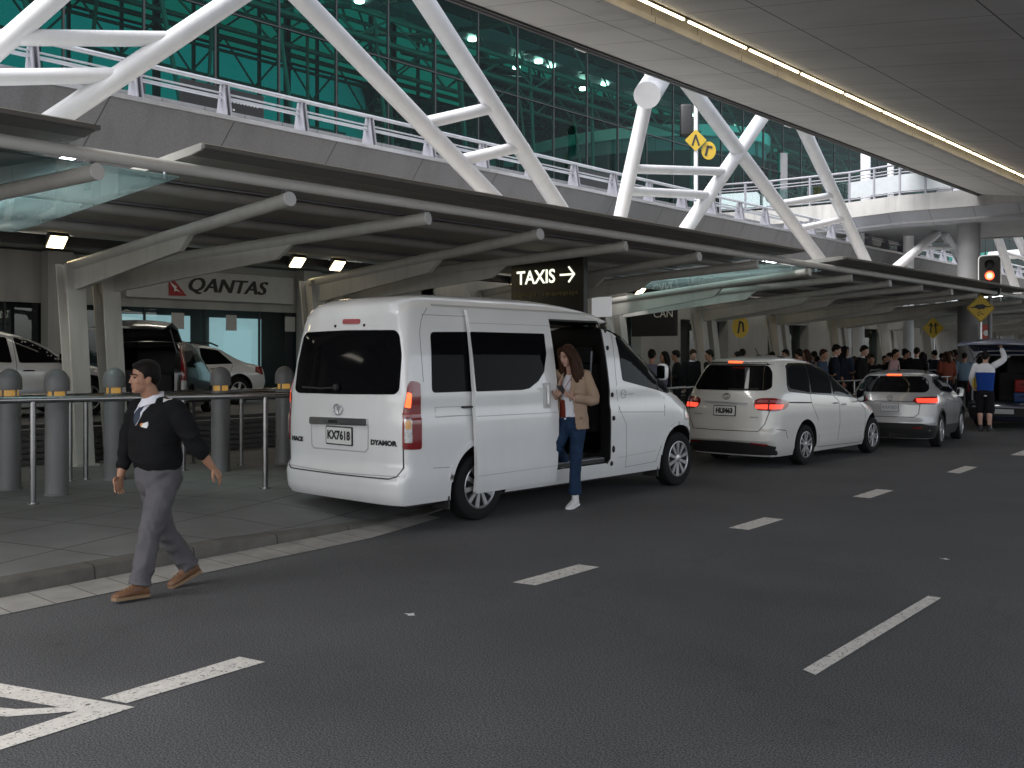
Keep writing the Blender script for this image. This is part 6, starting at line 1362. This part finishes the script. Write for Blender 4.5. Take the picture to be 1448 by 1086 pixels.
for h, kn, an in ((LH, LK, LA), (RH, RK, RA)):
    limb(bm, [h, h+(kn-h)*.5, kn, kn+(an-kn)*.5, an+(kn-an)*.1], [.097, .082, .063, .064, .078], dome=.12)
    for q in range(4):
        t_ = random.uniform(-.1, .25); a = random.uniform(0, 6.28); o_ = X((math.cos(a), math.sin(a), 0))*.06; o2 = X((math.cos(a+1.3), math.sin(a+1.3), 0))*.06; b0 = kn+(an-kn)*t_; limb(bm, [b0+o_, b0+(o_+o2)*.55, b0+o2], [.007, .011, .007], 8)
crumple(fuse('jeans', bm, denim, wom, .008, 3), .007, (9, 9, 7))
for an, dr, up in ((LA, (.12, 1, -.12), (0, .12, 1)), (RA, (-.1, .95, -.3), (0, .3, 1))):
    u_, s_ = shoe_shape(an-X((0, 0, .03)) if an is LA else an, dr, up=up, k=.92); sh = fuse('sneaker', u_, MATS.get('sneaker_white') or mat('sneaker_white', (.68, .67, .67), .6), wom, .006, 2); obj('sole', s_, sign_white, sh, 40)
ph = thing('phone', 'dark phone held in both hands of the woman at the van door', 'phone', wom.location, wom.rotation_euler.z)
bm = nb(); rbox(bm, -.036, .036, -.072, .072, -.005, .005, .004, 2, Matrix.Translation((.0, .285, 1.325)) @ Matrix.Rotation(math.radians(38), 4, 'X')); obj('casing', bm, black_gloss, ph)
bm = nb(); box(bm, -.032, .032, -.066, .066, .0052, .0058, Matrix.Translation((.0, .285, 1.325)) @ Matrix.Rotation(math.radians(38), 4, 'X')); obj('screen', bm, tint, ph)
bm = nb(); tube(bm, [(-.06, .10, 1.47), (-.03, .16, 1.40), (0.02, .18, 1.30)], .004, 6); tube(bm, [(.06, .10, 1.47), (.05, .16, 1.40), (.02, .18, 1.30)], .004, 6); obj('lanyard', bm, case_m, wom, 60)

# -------- porter lifting the tailgate of the navy van, seen from behind
por = thing('person', 'man in blue and white top and black shorts holding up the navy van tailgate', 'person', (-7.22, 24.05, 0), 0)
blue_top = mat('royal_blue_top', (.012, .05, .26), .75, spec=.12, bump=.3, bscale=30); shorts_m = mat('black_shorts', (.012, .012, .015), .85, spec=.12)
hp = head_M((.0, .03, 1.58), math.radians(8), math.radians(-4)); LS, RS = X((-.20, 0, 1.48)), X((.20, 0, 1.50)); LE, RE = X((-.30, .03, 1.22)), X((.36, .12, 1.64)); LW, RW = X((-.31, .16, 1.02)), X((.28, .22, 1.88))
bm = nb(); head_shape(bm, hp, 1); limb(bm, [(0, 0, 1.46), (0, .01, 1.54), (0, .02, 1.62)], [.06, .056, .055]); trunk(bm, [((0, 0, .95), (1, 0, 0), .12, .08), ((0, 0, 1.2), (1, 0, 0), .14, .09), ((0, 0, 1.45), (1, 0, 0), .15, .08)])
for s_, e_, w_ in ((LS, LE, LW), (RS, RE, RW)): limb(bm, [s_, e_, w_], [.045, .04, .028])
hand(bm, LW, (0, .1, -.12), (1, 0, 0), (0, .8, .4), .7); hand(bm, RW, (-.03, .05, .14), (-.2, 1, .2), (-1, 0, 0), .6)
for s_ in (-1, 1): limb(bm, [(s_*.09, 0, .9), (s_*.10, .0, .48), (s_*.10, -.035, .36), (s_*.10, -.02, .09)], [.085, .056, .058, .036])
fuse('body', bm, skin_b, por, .008, 2); short_hair(por, hp, hair_dk, 1, .009)
bm = nb(); trunk(bm, [((0, 0, .88), (1, 0, 0), .172, .125), ((0, 0, 1.0), (1, 0, 0), .175, .125), ((0, 0, 1.2), (1, 0, 0), .195, .13), ((0, 0, 1.345), (1, 0, 0), .205, .125)]); bt = fuse('blue_top', bm, blue_top, por, .01, 2)
bm = nb(); trunk(bm, [((0, 0, 1.33), (1, 0, 0), .208, .128), ((0, 0, 1.44), (1, 0, 0), .20, .115), ((0, 0, 1.51), (1, 0, 0), .14, .08), ((0, 0, 1.545), (1, 0, 0), .07, .06)])
limb(bm, [LS, LE, LE+(LW-LE)*.85], [.075, .066, .052]); limb(bm, [RS, RE, RE+(RW-RE)*.85], [.078, .066, .052]); fuse('white_yoke', bm, shirt, por, .01, 2)
bm = nb(); trunk(bm, [((0, 0, .98), (1, 0, 0), .165, .12), ((0, 0, .85), (1, 0, 0), .18, .135), ((0, 0, .76), (1, 0, 0), .14, .1)])
for s_ in (-1, 1): limb(bm, [(s_*.09, 0, .86), (s_*.10, 0, .65), (s_*.105, 0, .47)], [.108, .10, .098])
fuse('shorts', bm, shorts_m, por, .01, 2)
for s_ in (-1, 1):
    bm = nb(); limb(bm, [(s_*.10, -.02, .10), (s_*.10, -.02, .135)], [.044, .042]); obj('sock', bm, shirt, por, 60)
    u_, so_ = shoe_shape((s_*.10, -.02, .085), (s_*.15, 1, 0)); sh = fuse('trainer', u_, blackm, por, .009, 1); obj('sole', so_, plastic_dark, sh, 40)
fl = thing('folder', 'yellow folder tucked under the arm of the man in the blue top', 'folder', por.location); bm = nb(); rbox(bm, -.27, -.245, -.02, .22, .98, 1.28, .004, 1); obj('cover', bm, MATS.get('folder_yellow') or mat('folder_yellow', (.6, .42, .04), .5), fl); bm = nb(); box(bm, -.262, -.253, -.012, .226, .985, 1.275); obj('pages', bm, shirt, fl)
bm = nb(); box(bm, .02, .07, -.132, -.127, .80, .82); obj('shorts_tag', bm, sign_white, por)

# -------- queue under the canopy: three builds, then copies with their own clothes
def stander(kind, lab, loc, rz, cm, tm, hm_, sk, hgt=1.72, cover=False):
    t = thing('person', lab, 'person', loc, rz, 'people queuing under the canopy'); k = hgt/1.72
    t.scale = (k, k, k)
    H = head_M((0, .03, 1.485), math.radians(random.uniform(-25, 25)), math.radians(random.uniform(-3, 18)))
    bm = nb(); head_shape(bm, H, 1, kind == 'long'); limb(bm, [(0, 0, 1.38), (0, .015, 1.46), (0, .025, 1.53)], [.055, .052, .05])
    bent = kind != 'suit'
    LS, RS = X((-.19, 0, 1.38)), X((.19, 0, 1.38)); LE, RE = X((-.245, -.03, 1.10)), X((.245, -.03, 1.10)); LW = X((-.14, .2, 1.08)) if bent else X((-.25, .05, .85)); RW = X((.25, .04, .85))
    for s_, e_, w_ in ((LS, LE, LW), (RS, RE, RW)): limb(bm, [s_, e_, w_], [.04, .036, .026])
    hand(bm, LW, (.1, .1, .02) if bent else (0, .03, -1), (.3, 0, 1) if bent else (1, 0, 0), (0, .5, .5), .5, .95); hand(bm, RW, (0, .04, -1), (-1, 0, 0), (0, 1, 0), .4, .95)
    trunk(bm, [((0, 0, .8), (1, 0, 0), .1, .07), ((0, 0, 1.3), (1, 0, 0), .13, .08)])
    for s_ in (-1, 1): limb(bm, [(s_*.09, 0, .82), (s_*.095, .01, .46), (s_*.095, -.01, .09)], [.08, .05, .035])
    fuse('body', bm, sk, t, .009, 2)
    if kind == 'long':
        bm = nb(); S = H; sph(bm, (0, -.022, .158), (.084, .098, .086), S)
        for s_ in (-1, 1): limb(bm, [S @ X((s_*.06, .02, .18)), S @ X((s_*.085, -.01, .05)), S @ X((s_*.085, -.03, -.10))], [.03, .042, .03])
        limb(bm, [S @ X((0, -.07, .12)), S @ X((0, -.09, -.02)), S @ X((0, -.08, -.14))], [.07, .075, .05]); fuse('hair', bm, hm_, t, .01, 1)
    else: short_hair(t, H, hm_, 1, .01)
    bm = nb(); low = .62 if kind == 'suit' else .84
    trunk(bm, [((0, 0, .78 if kind == 'suit' else .86), (1, 0, 0), .185, .13), ((0, 0, 1.0), (1, 0, 0), .180, .132), ((0, 0, 1.2), (1, 0, 0), .198, .132), ((0, 0, 1.33), (1, 0, 0), .20, .11), ((0, 0, 1.40), (1, 0, 0), .13, .075), ((0, 0, 1.425), (1, 0, 0), .07, .058)])
    limb(bm, [LS, LE, LE+(LW-LE)*(.85 if kind == 'suit' else .5)], [.072, .064, .052]); limb(bm, [RS, RE, RE+(RW-RE)*(.85 if kind == 'suit' else .3)], [.072, .064, .054]); fuse('upper_clothes', bm, cm, t, .011, 2)
    bm = nb(); trunk(bm, [((0, 0, .93), (1, 0, 0), .165, .12), ((0, 0, .82), (1, 0, 0), .178, .13), ((0, 0, .74), (1, 0, 0), .13, .09)])
    for s_ in (-1, 1): limb(bm, [(s_*.09, 0, .80), (s_*.095, .01, .46), (s_*.095, -.01, .09)], [.10, .075, .07])
    fuse('trousers', bm, tm, t, .012, 2)
    for s_ in (-1, 1):
        u_, so_ = shoe_shape((s_*.095, -.01, .085), (s_*.15, 1, 0)); sh = fuse('shoe', u_, blackm, t, .012, 1)
    if kind == 'suit':
        bm = nb(); lathe(bm, [(.062, 1.425), (.060, 1.45), (.055, 1.452)], 20, Matrix.Translation((0, .008, 0))); obj('collar', bm, shirt, t, 40)
    return t
def cloth(name, c, **k): return mat(name, c, .85, bump=.3, bscale=30, spec=.15, **k)
c_lil, c_navy, c_black, c_pink, c_white, c_rust, c_lblue, c_grey, c_yel, c_teal = [cloth(a, b_) for a, b_ in (('lilac_shirt', (.16, .15, .21)), ('navy_suit', (.014, .017, .028)), ('black_suit', (.012, .012, .013)), ('pink_shirt', (.50, .33, .36)), ('pale_shirt', (.50, .48, .50)), ('rust_shirt', (.22, .06, .04)), ('light_blue_shirt', (.17, .26, .36)), ('grey_top', (.16, .16, .165)), ('yellow_top', (.45, .38, .03)), ('denim_shirt', (.05, .075, .12)))]
dkt = cloth('dark_trousers', (.02, .02, .024))
pb = {'polo': stander('polo', 'man in a lilac grey shirt standing between the van front and a canopy column', (-11.0, 16.3, .15), .6, c_lil, dkt, hair_dk, skin_a, 1.68),
      'suit': stander('suit', 'tall man in navy suit seen from behind, second suit from the pink shirt', (-10.5, 23.4, .15), -1.0, c_navy, dkt, hair_dk, skin_b, 1.84),
      'long': stander('long', 'dark haired person in a black top in front of the lit glass doors', (-12.4, 18.9, .15), 2.2, c_black, dkt, hair_dk, skin_a, 1.66)}
Q = [('polo', 'man with head bowed in a black top behind the roof of the people mover', (-11.9, 20.0), 2.6, c_black, None, 1.70), ('long', 'person in a yellow edged grey top beside the round yellow sign', (-11.7, 20.9), 1.9, c_grey, None, 1.66),
     ('polo', 'man in dark clothes standing alone right of the column, above the people mover roof', (-11.5, 22.9), 3.0, c_black, None, 1.72), ('polo', 'man in a pale white shirt looking left above the people mover roof', (-10.7, 22.0), 1.4, c_white, None, 1.72),
     ('long', 'brown haired person half hidden behind the man in the pale shirt', (-11.3, 23.6), 2.0, c_rust, hair_br, 1.72), ('polo', 'man in a blue denim shirt leaning by the people mover windscreen', (-10.5, 22.75), -1.4, c_teal, hair_br, 1.72),
     ('long', 'dark haired woman in navy beside the tall man in the navy suit', (-10.75, 24.5), -1.3, c_navy, None, 1.80), ('suit', 'man in black suit turned right with white collar, nearest suit to the pink shirt', (-10.45, 24.95), -1.5, c_black, None, 1.83),
     ('polo', 'man in a pink shirt facing right between the suits and the silver car', (-10.15, 26.3), -1.5, c_pink, None, 1.74), ('suit', 'man in black jacket behind the roof aerial of the silver car', (-10.3, 28.3), .3, c_black, None, 1.80),
     ('long', 'person in a grey top carrying a pale bag beside the black jacket', (-10.6, 29.6), -.6, c_grey, None, 1.66), ('polo', 'person in a yellow top far back under the merge sign', (-11.6, 31.2), 2.2, c_yel, None, 1.72),
     ('suit', 'dark figure far back in the crowd left of the merge sign post', (-11.2, 32.4), 1.0, c_navy, None, 1.75), ('long', 'dark haired figure deep in the far end of the queue', (-11.9, 33.2), .2, c_black, None, 1.70),
     ('polo', 'man in grey at the far end of the queue near the round column', (-10.6, 32.0), 2.8, c_grey, hair_br, 1.72), ('long', 'woman in a rust red top at the far end by the navy van', (-10.4, 31.0), .8, c_rust, hair_br, 1.70),
     ('polo', 'person in a light blue shirt at the far end next to the rust red top', (-9.98, 31.3), .3, c_lblue, None, 1.66), ('suit', 'dark suited figure behind the rust red top', (-11.3, 34.6), 2.5, c_black, None, 1.78),
     ('polo', 'shadowy man in black left of the lilac shirt, behind the van front', (-12.0, 16.4), .9, c_black, None, 1.66), ('long', 'figure in dark teal deep in the crowd behind the yellow top', (-12.4, 32.0), 1.5, c_teal, None, 1.68)]
EXL = 'dark clothed person standing deep in the crowd under the canopy, mostly hidden'
rq = random.Random(11)
for (x, y) in ((-12.6, 19.7), (-12.9, 20.8), (-11.2, 21.3), (-12.2, 22.0), (-12.0, 23.2), (-12.6, 24.3), (-11.6, 24.8), (-11.2, 25.6), (-12.3, 26.2), (-11.0, 26.9), (-11.8, 27.6), (-11.0, 28.3), (-12.0, 29.0), (-11.3, 30.1), (-12.2, 30.8), (-10.9, 33.4), (-11.9, 34.9), (-10.8, 34.9), (-12.6, 33.6), (-11.5, 36)):
    Q.append((rq.choice(('polo', 'suit', 'long', 'polo')), EXL, (x, y), rq.uniform(-3, 3), rq.choice((c_black, c_navy, c_teal, c_black)), rq.choice((None, None, hair_br)), rq.uniform(1.56, 1.82)))
for kind, lab, (x, y), rz, cm, hr, hg in Q:
    r = dup(pb[kind], (x, y, .15), rz, lab); k = hg/1.72; r.scale = (k, k, k)
    for ch in [o for o in bpy.data.objects if o.parent == r]:
        nm = ch.name.split('.')[0]
        if nm == 'upper_clothes' or (nm == 'hair' and hr):
            ch.material_slots[0].link = 'OBJECT'; ch.material_slots[0].material = cm if nm == 'upper_clothes' else hr
b_ = thing('shopping_bag', 'pale bag held beside the grey top in the queue', 'bag', (-10.3, 29.2, .75)); bm = nb(); rbox(bm, -10.5, -10.25, 29.15, 29.3, .78, 1.2, .05, 3); obj('sack', bm, c_white, b_, 40, True); bm = nb(); tube(bm, [(-10.45, 29.22, 1.19), (-10.42, 29.22, 1.32), (-10.34, 29.22, 1.32), (-10.31, 29.22, 1.19)], .01, 8); obj('handle', bm, c_white, b_, 40, True)
